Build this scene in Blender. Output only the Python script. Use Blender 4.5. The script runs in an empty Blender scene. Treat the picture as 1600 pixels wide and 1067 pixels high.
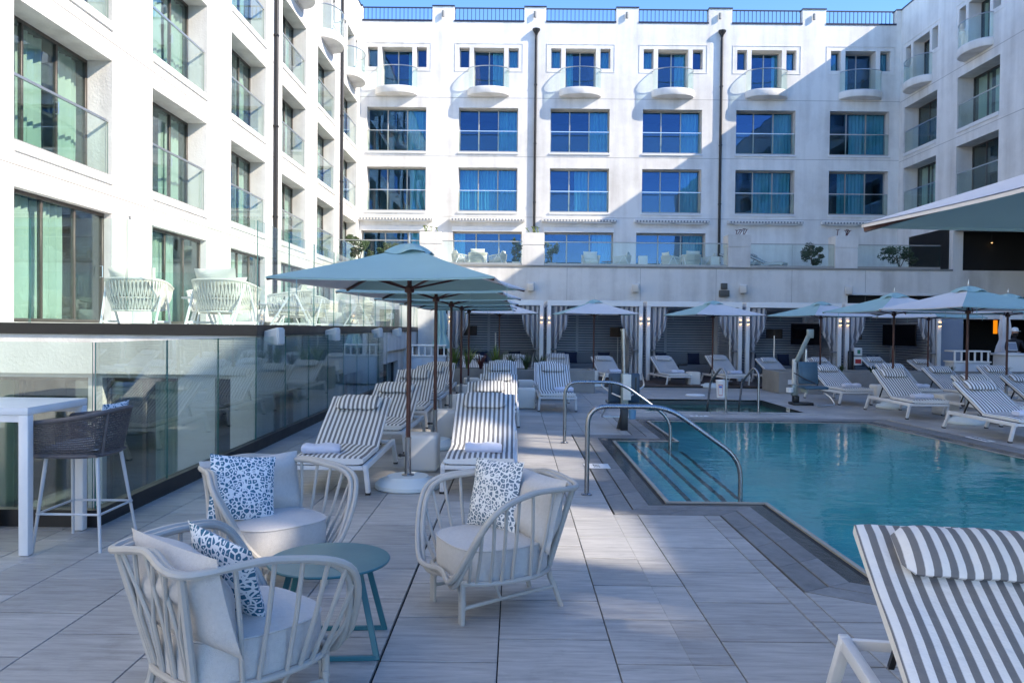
import bpy, bmesh, math, random
from mathutils import Vector, Matrix
random.seed(11)
SC = bpy.context.scene
COL = SC.collection
R = math.radians
PI = math.pi

# ------------------------------------------------------------------ camera
cd = bpy.data.cameras.new('camera'); cam = bpy.data.objects.new('camera', cd); COL.objects.link(cam)
SC.camera = cam
cd.sensor_width = 36; cd.lens = 1235 / 1600 * 36; cd.clip_start = .05; cd.clip_end = 6000
_F = Vector((-0.00388607, 0.99985471, -0.0165969)); _R = Vector((0.99993665, 0.00406066, 0.01049836)); _U = _R.cross(_F)
cam.matrix_world = Matrix(((_R.x, _U.x, -_F.x, 0), (_R.y, _U.y, -_F.y, 0), (_R.z, _U.z, -_F.z, 1.65), (0, 0, 0, 1)))

# ------------------------------------------------------------------ light
SUN = Vector((1.0, -.40, .715)).normalized()
EL = math.asin(SUN.z); AZ = math.atan2(SUN.x, SUN.y)
world = bpy.data.worlds.new('World'); SC.world = world; world.use_nodes = True
wn = world.node_tree.nodes; wl = world.node_tree.links
sky = wn.new('ShaderNodeTexSky'); sky.sky_type = 'NISHITA'; sky.sun_disc = False
sky.sun_elevation = EL; sky.sun_rotation = AZ; sky.ozone_density = 2.4; sky.dust_density = 0; sky.air_density = 1.0; sky.altitude = 4000
hs_ = wn.new('ShaderNodeHueSaturation'); hs_.inputs['Saturation'].default_value = 1.22; hs_.inputs['Hue'].default_value = .506; wl.new(sky.outputs[0], hs_.inputs['Color']); wl.new(hs_.outputs[0], wn['Background'].inputs[0]); wn['Background'].inputs[1].default_value = .15
sd = bpy.data.lights.new('sun', 'SUN'); sd.energy = 2.0; sd.angle = R(.5); sd.color = (1, .97, .93)
sun = bpy.data.objects.new('sun', sd); COL.objects.link(sun); sun.location = (60, -25, 45)
sun.rotation_euler = SUN.to_track_quat('Z', 'Y').to_euler()
SC.view_settings.view_transform = 'Standard'; SC.view_settings.look = 'None'
SC.view_settings.exposure = 1.98; SC.view_settings.gamma = 1; SC.view_settings.use_white_balance = True; SC.view_settings.white_balance_temperature = 7900; SC.view_settings.white_balance_tint = 10; SC.view_settings.use_curve_mapping = False
SC.render.engine = 'CYCLES'
cy = SC.cycles
cy.max_bounces = 10; cy.diffuse_bounces = 4; cy.glossy_bounces = 4; cy.transmission_bounces = 7; cy.transparent_max_bounces = 40
cy.sample_clamp_indirect = 6; cy.caustics_reflective = False; cy.caustics_refractive = True
cy.use_denoising = True

# ------------------------------------------------------------------ materials
MATS = {}
def nd(nt, t, **kw):
    n = nt.nodes.new('ShaderNode' + t)
    for k, v in kw.items(): setattr(n, k, v)
    return n
def new_mat(name):
    m = bpy.data.materials.new(name); m.use_nodes = True
    nt = m.node_tree; nt.nodes.clear(); out = nd(nt, 'OutputMaterial'); MATS[name] = m
    return m, nt, out
def col4(c): return (c[0], c[1], c[2], 1)
def mat(name, col, rough=.6, metal=0, var=0, vs=3, bump=0, bs=60, spec=.5, stretch=(1, 1, 1), col2=None, trans=0, coords='Object'):
    m, nt, out = new_mat(name); L = nt.links
    b = nd(nt, 'BsdfPrincipled'); b.inputs['Base Color'].default_value = col4(col)
    b.inputs['Roughness'].default_value = rough; b.inputs['Metallic'].default_value = metal
    b.inputs['Specular IOR Level'].default_value = spec
    tc = nd(nt, 'TexCoord'); mp = nd(nt, 'Mapping'); mp.inputs['Scale'].default_value = stretch
    L.new(tc.outputs[coords], mp.inputs[0])
    if var:
        n = nd(nt, 'TexNoise'); n.inputs['Scale'].default_value = vs; n.inputs['Detail'].default_value = 6; n.inputs['Roughness'].default_value = .62
        L.new(mp.outputs[0], n.inputs['Vector'])
        r = nd(nt, 'ValToRGB'); c2 = col2 or [x * (1 - var) for x in col]
        r.color_ramp.elements[0].position = .3; r.color_ramp.elements[1].position = .68
        r.color_ramp.elements[0].color = col4(c2); r.color_ramp.elements[1].color = col4(col)
        L.new(n.outputs[0], r.inputs[0]); L.new(r.outputs[0], b.inputs['Base Color'])
        rr = nd(nt, 'MapRange'); rr.inputs['To Min'].default_value = min(1, rough + .12); rr.inputs['To Max'].default_value = max(.03, rough - .08)
        L.new(n.outputs[0], rr.inputs[0]); L.new(rr.outputs[0], b.inputs['Roughness'])
    if bump:
        n2 = nd(nt, 'TexNoise'); n2.inputs['Scale'].default_value = bs; n2.inputs['Detail'].default_value = 4
        L.new(mp.outputs[0], n2.inputs['Vector'])
        bp = nd(nt, 'Bump'); bp.inputs['Strength'].default_value = bump; bp.inputs['Distance'].default_value = .02
        L.new(n2.outputs[0], bp.inputs['Height']); L.new(bp.outputs[0], b.inputs['Normal'])
    if trans:
        t = nd(nt, 'BsdfTranslucent'); t.inputs[0].default_value = col4(col); mx = nd(nt, 'MixShader'); mx.inputs[0].default_value = trans
        L.new(b.outputs[0], mx.inputs[1]); L.new(t.outputs[0], mx.inputs[2]); L.new(mx.outputs[0], out.inputs[0])
    else: L.new(b.outputs[0], out.inputs[0])
    return m
def glass(name, tint, ior, gl=(1, 1, 1), rough=0.0, ripple=0):
    m, nt, out = new_mat(name); L = nt.links
    t = nd(nt, 'BsdfTransparent'); t.inputs[0].default_value = col4(tint)
    g = nd(nt, 'BsdfGlossy'); g.inputs['Color'].default_value = col4(gl); g.inputs['Roughness'].default_value = rough
    f = nd(nt, 'Fresnel'); f.inputs[0].default_value = ior
    # same fresnel from both sides of a pane
    lw = nd(nt, 'NewGeometry'); ia = nd(nt, 'MapRange'); ia.inputs['To Min'].default_value = ior; ia.inputs['To Max'].default_value = 1 / ior
    L.new(lw.outputs['Backfacing'], ia.inputs[0]); L.new(ia.outputs[0], f.inputs[0])
    if ripple:
        tc = nd(nt, 'TexCoord'); n = nd(nt, 'TexNoise'); n.inputs['Scale'].default_value = 1.3; n.inputs['Detail'].default_value = 1
        L.new(tc.outputs['Object'], n.inputs['Vector']); bp = nd(nt, 'Bump'); bp.inputs['Strength'].default_value = ripple; bp.inputs['Distance'].default_value = .05
        L.new(n.outputs[0], bp.inputs['Height']); L.new(bp.outputs[0], g.inputs['Normal'])
    mx = nd(nt, 'MixShader'); L.new(f.outputs[0], mx.inputs[0]); L.new(t.outputs[0], mx.inputs[1]); L.new(g.outputs[0], mx.inputs[2]); L.new(mx.outputs[0], out.inputs[0])
    return m
def emis(name, col, s):
    m, nt, out = new_mat(name); e = nd(nt, 'Emission'); e.inputs[0].default_value = col4(col); e.inputs[1].default_value = s
    nt.links.new(e.outputs[0], out.inputs[0]); return m
def striped(name, a, b, period, axis=0, duty=.5, rough=.85, bump=.15):
    m, nt, out = new_mat(name); L = nt.links
    p = nd(nt, 'BsdfPrincipled'); p.inputs['Roughness'].default_value = rough; p.inputs['Specular IOR Level'].default_value = .2
    tc = nd(nt, 'TexCoord'); sx = nd(nt, 'SeparateXYZ'); L.new(tc.outputs['Object'], sx.inputs[0])
    wob = nd(nt, 'TexNoise'); wob.inputs['Scale'].default_value = 4; L.new(tc.outputs['Object'], wob.inputs['Vector'])
    wm = nd(nt, 'Math', operation='MULTIPLY_ADD'); wm.inputs[1].default_value = .008; L.new(wob.outputs[0], wm.inputs[0]); L.new(sx.outputs[axis], wm.inputs[2])
    d = nd(nt, 'Math', operation='DIVIDE'); d.inputs[1].default_value = period; L.new(wm.outputs[0], d.inputs[0])
    fr = nd(nt, 'Math', operation='FRACT'); L.new(d.outputs[0], fr.inputs[0])
    r = nd(nt, 'ValToRGB'); r.color_ramp.interpolation = 'LINEAR'
    e = r.color_ramp.elements; e[0].position = duty - .03; e[0].color = col4(a); e[1].position = duty + .03; e[1].color = col4(b)
    L.new(fr.outputs[0], r.inputs[0]); L.new(r.outputs[0], p.inputs['Base Color'])
    n = nd(nt, 'TexNoise'); n.inputs['Scale'].default_value = 14; n.inputs['Detail'].default_value = 5; L.new(tc.outputs['Object'], n.inputs['Vector'])
    bp = nd(nt, 'Bump'); bp.inputs['Strength'].default_value = bump * 3.5; bp.inputs['Distance'].default_value = .03; L.new(n.outputs[0], bp.inputs['Height']); L.new(bp.outputs[0], p.inputs['Normal'])
    L.new(p.outputs[0], out.inputs[0]); return m

def stucco():
    m, nt, out = new_mat('white_stucco'); L = nt.links
    b = nd(nt, 'BsdfPrincipled'); b.inputs['Roughness'].default_value = .9; b.inputs['Specular IOR Level'].default_value = .2
    tc = nd(nt, 'TexCoord')
    n1 = nd(nt, 'TexNoise'); n1.inputs['Scale'].default_value = .35; n1.inputs['Detail'].default_value = 7; n1.inputs['Roughness'].default_value = .68; L.new(tc.outputs['Object'], n1.inputs['Vector'])
    mp = nd(nt, 'Mapping'); mp.inputs['Scale'].default_value = (1.6, 1.6, .12); L.new(tc.outputs['Object'], mp.inputs[0])
    n3 = nd(nt, 'TexNoise'); n3.inputs['Scale'].default_value = 1.2; n3.inputs['Detail'].default_value = 5; L.new(mp.outputs[0], n3.inputs['Vector'])
    ad = nd(nt, 'Math', operation='MULTIPLY_ADD'); ad.inputs[1].default_value = .75; L.new(n3.outputs[0], ad.inputs[0]); L.new(n1.outputs[0], ad.inputs[2])
    r = nd(nt, 'ValToRGB'); e = r.color_ramp.elements; e[0].position = .62; e[0].color = (.57, .55, .52, 1); e[1].position = .98; e[1].color = (.80, .785, .755, 1)
    L.new(ad.outputs[0], r.inputs[0]); L.new(r.outputs[0], b.inputs['Base Color'])
    n2 = nd(nt, 'TexNoise'); n2.inputs['Scale'].default_value = 22; n2.inputs['Detail'].default_value = 6; L.new(tc.outputs['Object'], n2.inputs['Vector'])
    bp = nd(nt, 'Bump'); bp.inputs['Strength'].default_value = .35; bp.inputs['Distance'].default_value = .02; L.new(n2.outputs[0], bp.inputs['Height']); L.new(bp.outputs[0], b.inputs['Normal'])
    L.new(b.outputs[0], out.inputs[0]); return m
def tile_mat(name, light, dark, sc=(1.0, 9, 1)):
    m, nt, out = new_mat(name); L = nt.links
    b = nd(nt, 'BsdfPrincipled'); b.inputs['Specular IOR Level'].default_value = .4
    ge = nd(nt, 'NewGeometry'); oi = nd(nt, 'ObjectInfo')
    mp = nd(nt, 'Mapping'); mp.inputs['Scale'].default_value = sc
    cx = nd(nt, 'CombineXYZ'); k = nd(nt, 'Math', operation='MULTIPLY'); k.inputs[1].default_value = 37; L.new(oi.outputs['Random'], k.inputs[0]); L.new(k.outputs[0], cx.inputs[2])
    va = nd(nt, 'VectorMath', operation='ADD'); L.new(ge.outputs['Position'], va.inputs[0]); L.new(cx.outputs[0], va.inputs[1]); L.new(va.outputs[0], mp.inputs[0])
    n = nd(nt, 'TexNoise'); n.inputs['Scale'].default_value = 2.6; n.inputs['Detail'].default_value = 9; n.inputs['Roughness'].default_value = .72; n.inputs['Distortion'].default_value = .4
    L.new(mp.outputs[0], n.inputs['Vector'])
    n2 = nd(nt, 'TexNoise'); n2.inputs['Scale'].default_value = .9; n2.inputs['Detail'].default_value = 4; L.new(ge.outputs['Position'], n2.inputs['Vector'])
    md = nd(nt, 'Math', operation='MULTIPLY_ADD'); md.inputs[1].default_value = .38; L.new(n2.outputs[0], md.inputs[0]); L.new(n.outputs[0], md.inputs[2])
    r = nd(nt, 'ValToRGB'); e = r.color_ramp.elements; e[0].position = .46; e[0].color = col4(dark); e[1].position = .86; e[1].color = col4(light)
    L.new(md.outputs[0], r.inputs[0])
    hv = nd(nt, 'HueSaturation'); mr = nd(nt, 'MapRange'); mr.inputs['To Min'].default_value = .86; mr.inputs['To Max'].default_value = 1.14
    L.new(oi.outputs['Random'], mr.inputs[0]); n5 = nd(nt, 'TexNoise'); n5.inputs['Scale'].default_value = 2.1; n5.inputs['Detail'].default_value = 8; n5.inputs['Roughness'].default_value = .7; L.new(ge.outputs['Position'], n5.inputs['Vector'])
    st = nd(nt, 'MapRange'); st.inputs['From Min'].default_value = .56; st.inputs['From Max'].default_value = .70; st.inputs['To Min'].default_value = 1; st.inputs['To Max'].default_value = .80; L.new(n5.outputs[0], st.inputs[0])
    mv = nd(nt, 'Math', operation='MULTIPLY'); L.new(st.outputs[0], mv.inputs[0]); L.new(mr.outputs[0], mv.inputs[1]); L.new(mv.outputs[0], hv.inputs['Value']); L.new(r.outputs[0], hv.inputs['Color']); L.new(hv.outputs[0], b.inputs['Base Color'])
    rr = nd(nt, 'MapRange'); rr.inputs['To Min'].default_value = .62; rr.inputs['To Max'].default_value = .38; L.new(n2.outputs[0], rr.inputs[0]); L.new(rr.outputs[0], b.inputs['Roughness'])
    bp = nd(nt, 'Bump'); bp.inputs['Strength'].default_value = .12; bp.inputs['Distance'].default_value = .004; L.new(n.outputs[0], bp.inputs['Height']); L.new(bp.outputs[0], b.inputs['Normal'])
    L.new(b.outputs[0], out.inputs[0]); return m
def water_mat(name, tint, s=1.0):
    m, nt, out = new_mat(name); L = nt.links
    t = nd(nt, 'BsdfRefraction'); t.inputs['Color'].default_value = col4(tint); t.inputs['IOR'].default_value = 1.33; t.inputs['Roughness'].default_value = 0
    g = nd(nt, 'BsdfGlossy'); g.inputs['Roughness'].default_value = .02
    f = nd(nt, 'Fresnel'); f.inputs[0].default_value = 1.33
    tc = nd(nt, 'TexCoord'); hs = []
    mp = nd(nt, 'Mapping'); mp.inputs['Scale'].default_value = (1, 1.5, 1); L.new(tc.outputs['Object'], mp.inputs[0])
    for scl, w in ((1.1, 1.0), (4.5, .36), (15, .07)):
        n = nd(nt, 'TexNoise'); n.inputs['Scale'].default_value = scl; n.inputs['Detail'].default_value = 2; n.inputs['Distortion'].default_value = .5; L.new(mp.outputs[0], n.inputs['Vector'])
        k = nd(nt, 'Math', operation='MULTIPLY'); k.inputs[1].default_value = w; L.new(n.outputs[0], k.inputs[0]); hs.append(k)
    a = nd(nt, 'Math', operation='ADD'); L.new(hs[0].outputs[0], a.inputs[0]); L.new(hs[1].outputs[0], a.inputs[1])
    a2 = nd(nt, 'Math', operation='ADD'); L.new(a.outputs[0], a2.inputs[0]); L.new(hs[2].outputs[0], a2.inputs[1])
    bp = nd(nt, 'Bump'); bp.inputs['Strength'].default_value = .22 * s; bp.inputs['Distance'].default_value = .1; L.new(a2.outputs[0], bp.inputs['Height'])
    L.new(bp.outputs[0], g.inputs['Normal']); L.new(bp.outputs[0], f.inputs['Normal']); L.new(bp.outputs[0], t.inputs['Normal'])
    fm_ = nd(nt, 'Math', operation='MULTIPLY'); fm_.inputs[1].default_value = 1.0; L.new(f.outputs[0], fm_.inputs[0]); mx = nd(nt, 'MixShader'); L.new(fm_.outputs[0], mx.inputs[0]); L.new(t.outputs[0], mx.inputs[1]); L.new(g.outputs[0], mx.inputs[2]); L.new(mx.outputs[0], out.inputs[0])
    return m
def leopard(name, ink, ground, sc=37):
    m, nt, out = new_mat(name); L = nt.links
    b = nd(nt, 'BsdfPrincipled'); b.inputs['Roughness'].default_value = .9; b.inputs['Specular IOR Level'].default_value = .15
    tc = nd(nt, 'TexCoord'); wn_ = nd(nt, 'TexNoise'); wn_.inputs['Scale'].default_value = 22; wn_.inputs['Detail'].default_value = 2; L.new(tc.outputs['Object'], wn_.inputs['Vector'])
    sep = nd(nt, 'VectorMath', operation='SCALE'); sep.inputs['Scale'].default_value = .012; L.new(wn_.outputs['Color'], sep.inputs[0])
    sq = nd(nt, 'Mapping'); sq.inputs['Scale'].default_value = (1, .25, 1); L.new(tc.outputs['Object'], sq.inputs[0])
    va = nd(nt, 'VectorMath', operation='ADD'); L.new(sq.outputs[0], va.inputs[0]); L.new(sep.outputs[0], va.inputs[1])
    def vor(feature):
        v = nd(nt, 'TexVoronoi'); v.feature = feature; v.inputs['Scale'].default_value = sc; v.inputs['Randomness'].default_value = .85; L.new(va.outputs[0], v.inputs['Vector']); return v
    ve = vor('DISTANCE_TO_EDGE'); vf = vor('F1')
    e1 = nd(nt, 'Math', operation='GREATER_THAN'); e1.inputs[1].default_value = .12; L.new(ve.outputs['Distance'], e1.inputs[0])
    ang = nd(nt, 'TexNoise'); ang.inputs['Scale'].default_value = 42; L.new(tc.outputs['Object'], ang.inputs['Vector'])
    sm = nd(nt, 'Math', operation='MULTIPLY_ADD'); sm.inputs[1].default_value = .30; L.new(ang.outputs[0], sm.inputs[0]); L.new(vf.outputs['Distance'], sm.inputs[2])
    e2 = nd(nt, 'Math', operation='GREATER_THAN'); e2.inputs[1].default_value = .35; L.new(sm.outputs[0], e2.inputs[0])
    mu = nd(nt, 'Math', operation='MULTIPLY'); L.new(e1.outputs[0], mu.inputs[0]); L.new(e2.outputs[0], mu.inputs[1])
    mx = nd(nt, 'Mix', data_type='RGBA'); mx.inputs[6].default_value = col4(ground); mx.inputs[7].default_value = col4(ink)
    L.new(mu.outputs[0], mx.inputs[0]); L.new(mx.outputs[2], b.inputs['Base Color'])
    L.new(b.outputs[0], out.inputs[0]); return m

STUC = stucco()
WHITE = mat('white_paint', (.78, .78, .77), .45, var=.05, vs=4)
ALU = mat('white_aluminium', (.74, .75, .76), .38, var=.06, vs=6)
LWHITE = mat('white_steel', (.76, .77, .78), .35, var=.05, vs=8)
BRONZE = mat('bronze_frame', (.10, .088, .078), .4, metal=.3, var=.2, vs=9)
LFRAME = mat('light_frame', (.42, .42, .40), .4, metal=.4, var=.1, vs=9)
BLACK = mat('black_metal', (.012, .012, .014), .4, var=.3, vs=6)
NAVY = mat('dark_blue_steel', (.015, .02, .05), .45)
STEEL = mat('brushed_steel', (.33, .34, .36), .26, metal=1, var=.12, vs=20, stretch=(1, 1, .1))
RAILS = mat('handrail_alloy', (.62, .64, .65), .3, metal=.9)
WOOD = mat('umbrella_pole_wood', (.085, .022, .017), .38, var=.35, vs=6, stretch=(8, 8, .6))
DECKWOOD = mat('dark_deck_wood', (.10, .06, .048), .55, var=.4, vs=3, stretch=(.5, 8, 1))
CONC = mat('grey_concrete', (.30, .295, .28), .85, var=.22, vs=2.2, bump=.12, bs=50)
FLOORC = mat('well_floor_concrete', (.22, .225, .22), .8, var=.25, vs=1.2)
GROUND = mat('ground_dirt', (.20, .19, .17), .95, var=.3, vs=.2)
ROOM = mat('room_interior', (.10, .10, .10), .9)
CURT = mat('sheer_curtain', (.72, .80, .75), .9, var=.06, vs=3, trans=.35)
TEALCURT = mat('teal_curtain', (.34, .68, .72), .9, var=.1, vs=3, trans=.2)
PANE = glass('window_glass', (.87, .955, .92), 1.75, (.85, .95, 1), ripple=.03)
BPANE = glass('coated_window_glass', (.66, .90, .95), 2.05, (.17, .37, .70), ripple=.06)
GUARD = glass('guard_glass', (.91, .967, .953), 1.28)
GEDGE = mat('glass_edge', (.03, .17, .155), .15, spec=.8)
RAILGLASS = glass('railing_glass', (.80, .875, .855), 1.85, (.92, .97, 1))
TILE = tile_mat('porcelain_tile', (.47, .455, .435), (.25, .24, .232))
COPE = tile_mat('dark_coping_tile', (.235, .23, .225), (.13, .13, .13), (3, 3, 1))
WETCOPE = mat('wet_slate', (.045, .048, .05), .16, var=.45, vs=5, bump=.15, bs=14)
LIP = mat('pale_stone_lip', (.40, .37, .31), .5, var=.2, vs=6)
GROUT = mat('dark_grout', (.02, .02, .022), .9)
PLASTER = mat('pool_plaster', (.27, .87, .87), .7, var=.25, vs=.7)
SPAT = mat('spa_plaster', (.40, .62, .56), .7, var=.12, vs=2)
DARKTILE = mat('dark_waterline_tile', (.03, .05, .06), .3, var=.3, vs=8)
WATER = water_mat('pool_water', (.45, .98, .95), .42)
SPAW = water_mat('spa_water', (.42, .78, .74), .5)
STRIPE = striped('grey_white_stripe', (.185, .188, .197), (.77, .77, .77), .0515)
CSTRIPE = striped('curtain_stripe', (.21, .21, .23), (.60, .60, .61), .16, duty=.5)
PIPING = mat('white_canvas', (.76, .75, .73), .85, var=.06, vs=6, bump=.1, bs=200)
TOWEL = mat('white_towel', (.74, .78, .92), .95, var=.08, vs=10, bump=.6, bs=160)
CUBEM = mat('cube_offwhite', (.70, .68, .64), .45, var=.05, vs=3)
RATTAN = mat('cream_painted_cane', (.46, .435, .40), .42, var=.12, vs=10, bump=.06, bs=30)
LINEN = mat('oatmeal_linen', (.56, .545, .53), .95, var=.10, vs=55, bump=.35, bs=240)
LEO = leopard('blue_leopard_print', (.04, .15, .24), (.72, .75, .78))
LEO2 = leopard('grey_leopard_print', (.13, .19, .25), (.74, .75, .75), 36)
TEAL = mat('teal_enamel', (.02, .15, .185), .3, var=.16, vs=3)
CANW = mat('white_canopy', (.74, .73, .74), .85, var=.05, vs=2, bump=.15, bs=5, trans=.12)
CANT = mat('seafoam_canopy', (.36, .57, .565), .85, var=.08, vs=2, bump=.15, bs=5, trans=.15)
BASEM = mat('pale_blue_base', (.62, .70, .72), .4, var=.05, vs=4)
ROPE = mat('cream_rope', (.70, .68, .62), .85, var=.15, vs=40)
CREAM = mat('cream_cushion', (.74, .72, .66), .9, var=.06, vs=9)
WICKER = mat('charcoal_wicker', (.115, .105, .11), .6, var=.3, vs=30)
GREYP = mat('grey_powdercoat', (.50, .52, .54), .4)
SEATB = mat('navy_plastic', (.02, .05, .085), .35, var=.1, vs=5)
SEATT = mat('blue_plastic', (.045, .115, .17), .4, var=.1, vs=5)
BLUE = mat('light_blue_plastic', (.12, .30, .45), .4)
LIFTG = mat('grey_green_metal', (.27, .31, .285), .4, metal=.2)
SLAT = mat('cabana_grey_slats', (.40, .44, .50), .7, var=.12, vs=3)
SOFA = mat('cabana_sofa_grey', (.22, .235, .26), .9)
NAVYF = mat('navy_fabric', (.018, .03, .07), .9)
BLUEW = mat('blue_grey_wall', (.24, .29, .37), .7, var=.08, vs=2)
CART = mat('pale_blue_cabinet', (.50, .56, .62), .5)
SHADE = mat('brown_lamp_shade', (.055, .038, .028), .8)
SCREEN = mat('tv_screen', (.006, .006, .008), .12)
RED = mat('red_paint', (.5, .03, .03), .5)
YELLOW = mat('yellow_label', (.75, .52, .03), .5)
GREEN = mat('green_button', (.02, .22, .14), .5)
BLUET = mat('blue_label', (.04, .12, .5), .5)
SKIN = mat('skin', (.42, .24, .17), .6)
SHIRT = mat('dark_shirt', (.02, .02, .025), .9)
HAIR = mat('dark_beard', (.02, .014, .012), .9)
LEAF = mat('leaf_green', (.06, .10, .035), .6, var=.55, vs=7, col2=(.022, .045, .02))
LEAF2 = mat('yellow_green_blade', (.20, .26, .045), .5, var=.5, vs=5, col2=(.045, .10, .03))
BARK = mat('bark', (.10, .075, .05), .9)
REDLEAF = mat('maroon_succulent', (.14, .035, .04), .6, var=.4, vs=9)
SPKW = mat('white_speaker', (.74, .73, .70), .5)
SPKG = mat('speaker_grille', (.10, .10, .09), .7)
WARM = emis('warm_lamp', (1, .62, .32), 2.2)
AMBER = emis('amber_lamp', (1, .30, .02), .26)
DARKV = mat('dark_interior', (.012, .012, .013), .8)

# ------------------------------------------------------------------ mesh builder
class MB:
    def __init__(s): s.v = []; s.f = []; s.m = []
    def add(s, vs, fs, m=0):
        o = len(s.v); s.v += [tuple(x) for x in vs]
        for f in fs: s.f.append(tuple(i + o for i in f)); s.m.append(m)
        return s
    def box(s, c, d, rot=None, m=0):
        vs = [Vector(((i & 1) - .5, ((i >> 1) & 1) - .5, (i >> 2) - .5)) for i in range(8)]
        vs = [Vector((v.x * d[0], v.y * d[1], v.z * d[2])) for v in vs]
        if rot is not None: vs = [rot @ v for v in vs]
        vs = [v + Vector(c) for v in vs]
        return s.add(vs, [(0, 2, 3, 1), (4, 5, 7, 6), (0, 1, 5, 4), (2, 6, 7, 3), (0, 4, 6, 2), (1, 3, 7, 5)], m)
    def bx(s, x0, x1, y0, y1, z0, z1, m=0):
        return s.box(((x0 + x1) / 2, (y0 + y1) / 2, (z0 + z1) / 2), (x1 - x0, y1 - y0, z1 - z0), None, m)
    def bar(s, p, q, w, h, m=0, up=(0, 0, 1)):
        p, q = Vector(p), Vector(q); d = q - p; L = d.length; d.normalize(); u = Vector(up)
        if abs(d.dot(u)) > .98: u = Vector((0, 1, 0))
        x = d.cross(u).normalized(); z = x.cross(d)
        return s.box((p + q) / 2, (w, L, h), Matrix((x, d, z)).transposed(), m)
    def tube(s, pts, r, n=8, closed=False, m=0, caps=True):
        pts = [Vector(p) for p in pts]; N = len(pts); rs = r if isinstance(r, (list, tuple)) else [r] * N
        prev = None; rings = []
        for i, p in enumerate(pts):
            a = pts[i - 1] if (i or closed) else p; b = pts[(i + 1) % N] if (i < N - 1 or closed) else p
            t = (b - a).normalized()
            if prev is None:
                prev = t.cross(Vector((0, 0, 1)))
                if prev.length < .1: prev = t.cross(Vector((1, 0, 0)))
            x = (prev - t * prev.dot(t)).normalized(); prev = x; y = t.cross(x)
            rings.append([p + (x * math.cos(2 * PI * k / n) + y * math.sin(2 * PI * k / n)) * rs[i] for k in range(n)])
        vs = [v for g in rings for v in g]; fs = []
        for i in range(N if closed else N - 1):
            j = (i + 1) % N
            for k in range(n): fs.append((i * n + k, i * n + (k + 1) % n, j * n + (k + 1) % n, j * n + k))
        if caps and not closed: fs.append(tuple(range(n))[::-1]); fs.append(tuple((N - 1) * n + k for k in range(n)))
        return s.add(vs, fs, m)
    def lathe(s, prof, n=24, c=(0, 0, 0), m=0):
        vs = []; fs = []
        for r, z in prof: vs += [(c[0] + r * math.cos(2 * PI * k / n), c[1] + r * math.sin(2 * PI * k / n), c[2] + z) for k in range(n)]
        for i in range(len(prof) - 1):
            for k in range(n): fs.append((i * n + k, i * n + (k + 1) % n, (i + 1) * n + (k + 1) % n, (i + 1) * n + k))
        if prof[0][0] > 1e-4: fs.append(tuple(range(n))[::-1])
        if prof[-1][0] > 1e-4: fs.append(tuple((len(prof) - 1) * n + k for k in range(n)))
        return s.add(vs, fs, m)
    def grid(s, fn, nu, nv, m=0, closed_u=False):
        vs = [fn(i / nu, j / nv) for j in range(nv + 1) for i in range(nu + (0 if closed_u else 1))]
        W = nu if closed_u else nu + 1; fs = []
        for j in range(nv):
            for i in range(nu): fs.append((j * W + i, j * W + (i + 1) % W, (j + 1) * W + (i + 1) % W, (j + 1) * W + i))
        return s.add(vs, fs, m)
    def prism(s, poly, z0, z1, m=0, bottom=True):
        n = len(poly); vs = [(x, y, z0) for x, y in poly] + [(x, y, z1) for x, y in poly]
        fs = [tuple(range(n, 2 * n))] + ([tuple(range(n))[::-1]] if bottom else [])
        for i in range(n): fs.append((i, (i + 1) % n, n + (i + 1) % n, n + i))
        return s.add(vs, fs, m)
    def xf(s, M, start=0):
        for i in range(start, len(s.v)): s.v[i] = tuple(M @ Vector(s.v[i]))
        return s
    def mesh(s, name, mats, smooth=False, bevel=0, seg=2):
        me = bpy.data.meshes.new(name); me.from_pydata(s.v, [], s.f)
        for m in (mats if isinstance(mats, (list, tuple)) else [mats]): me.materials.append(m)
        me.polygons.foreach_set('material_index', s.m)
        if bevel:
            bm = bmesh.new(); bm.from_mesh(me)
            ed = [e for e in bm.edges if len(e.link_faces) == 2 and e.calc_face_angle(0) > R(35)]
            bmesh.ops.bevel(bm, geom=ed, offset=bevel, segments=seg, profile=.5, affect='EDGES', clamp_overlap=True)
            bm.to_mesh(me); bm.free()
        if smooth or bevel:
            me.polygons.foreach_set('use_smooth', [True] * len(me.polygons)); me.set_sharp_from_angle(angle=R(42))
        me.update(); return me
    def obj(s, name, mats, parent=None, **kw):
        return link(name, s.mesh(name, mats, **kw), parent)
def link(name, me, parent=None, loc=None, rz=None):
    o = bpy.data.objects.new(name, me); COL.objects.link(o)
    if parent is not None: o.parent = parent
    if loc is not None: o.location = loc
    if rz is not None: o.rotation_euler = (0, 0, rz)
    return o
def tag(o, label, cat, group=None, kind=None):
    if label: o['label'] = label
    if cat: o['category'] = cat
    if group: o['group'] = group
    if kind: o['kind'] = kind
    return o
def thing(name, label, cat, loc=(0, 0, 0), rz=0, group=None):
    o = link(name, None, None, loc, rz); return tag(o, label, cat, group)
def struct(o): o['kind'] = 'structure'; return o
def stuff(o): o['kind'] = 'stuff'; return o
def dup(root, loc, rz=0, label=None, group=None):
    def cp(o, par):
        c = o.copy(); COL.objects.link(c)
        if par is not None: c.parent = par
        for ch in KIDS[o.name]: cp(ch, c)
        return c
    KIDS.clear(); allo = [root] + list(root.children_recursive)
    for o in allo: KIDS[o.name] = list(o.children)
    r = cp(root, None); r.location = loc; r.rotation_euler = (0, 0, rz)
    if label: r['label'] = label
    if group: r['group'] = group
    return r
KIDS = {}
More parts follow.
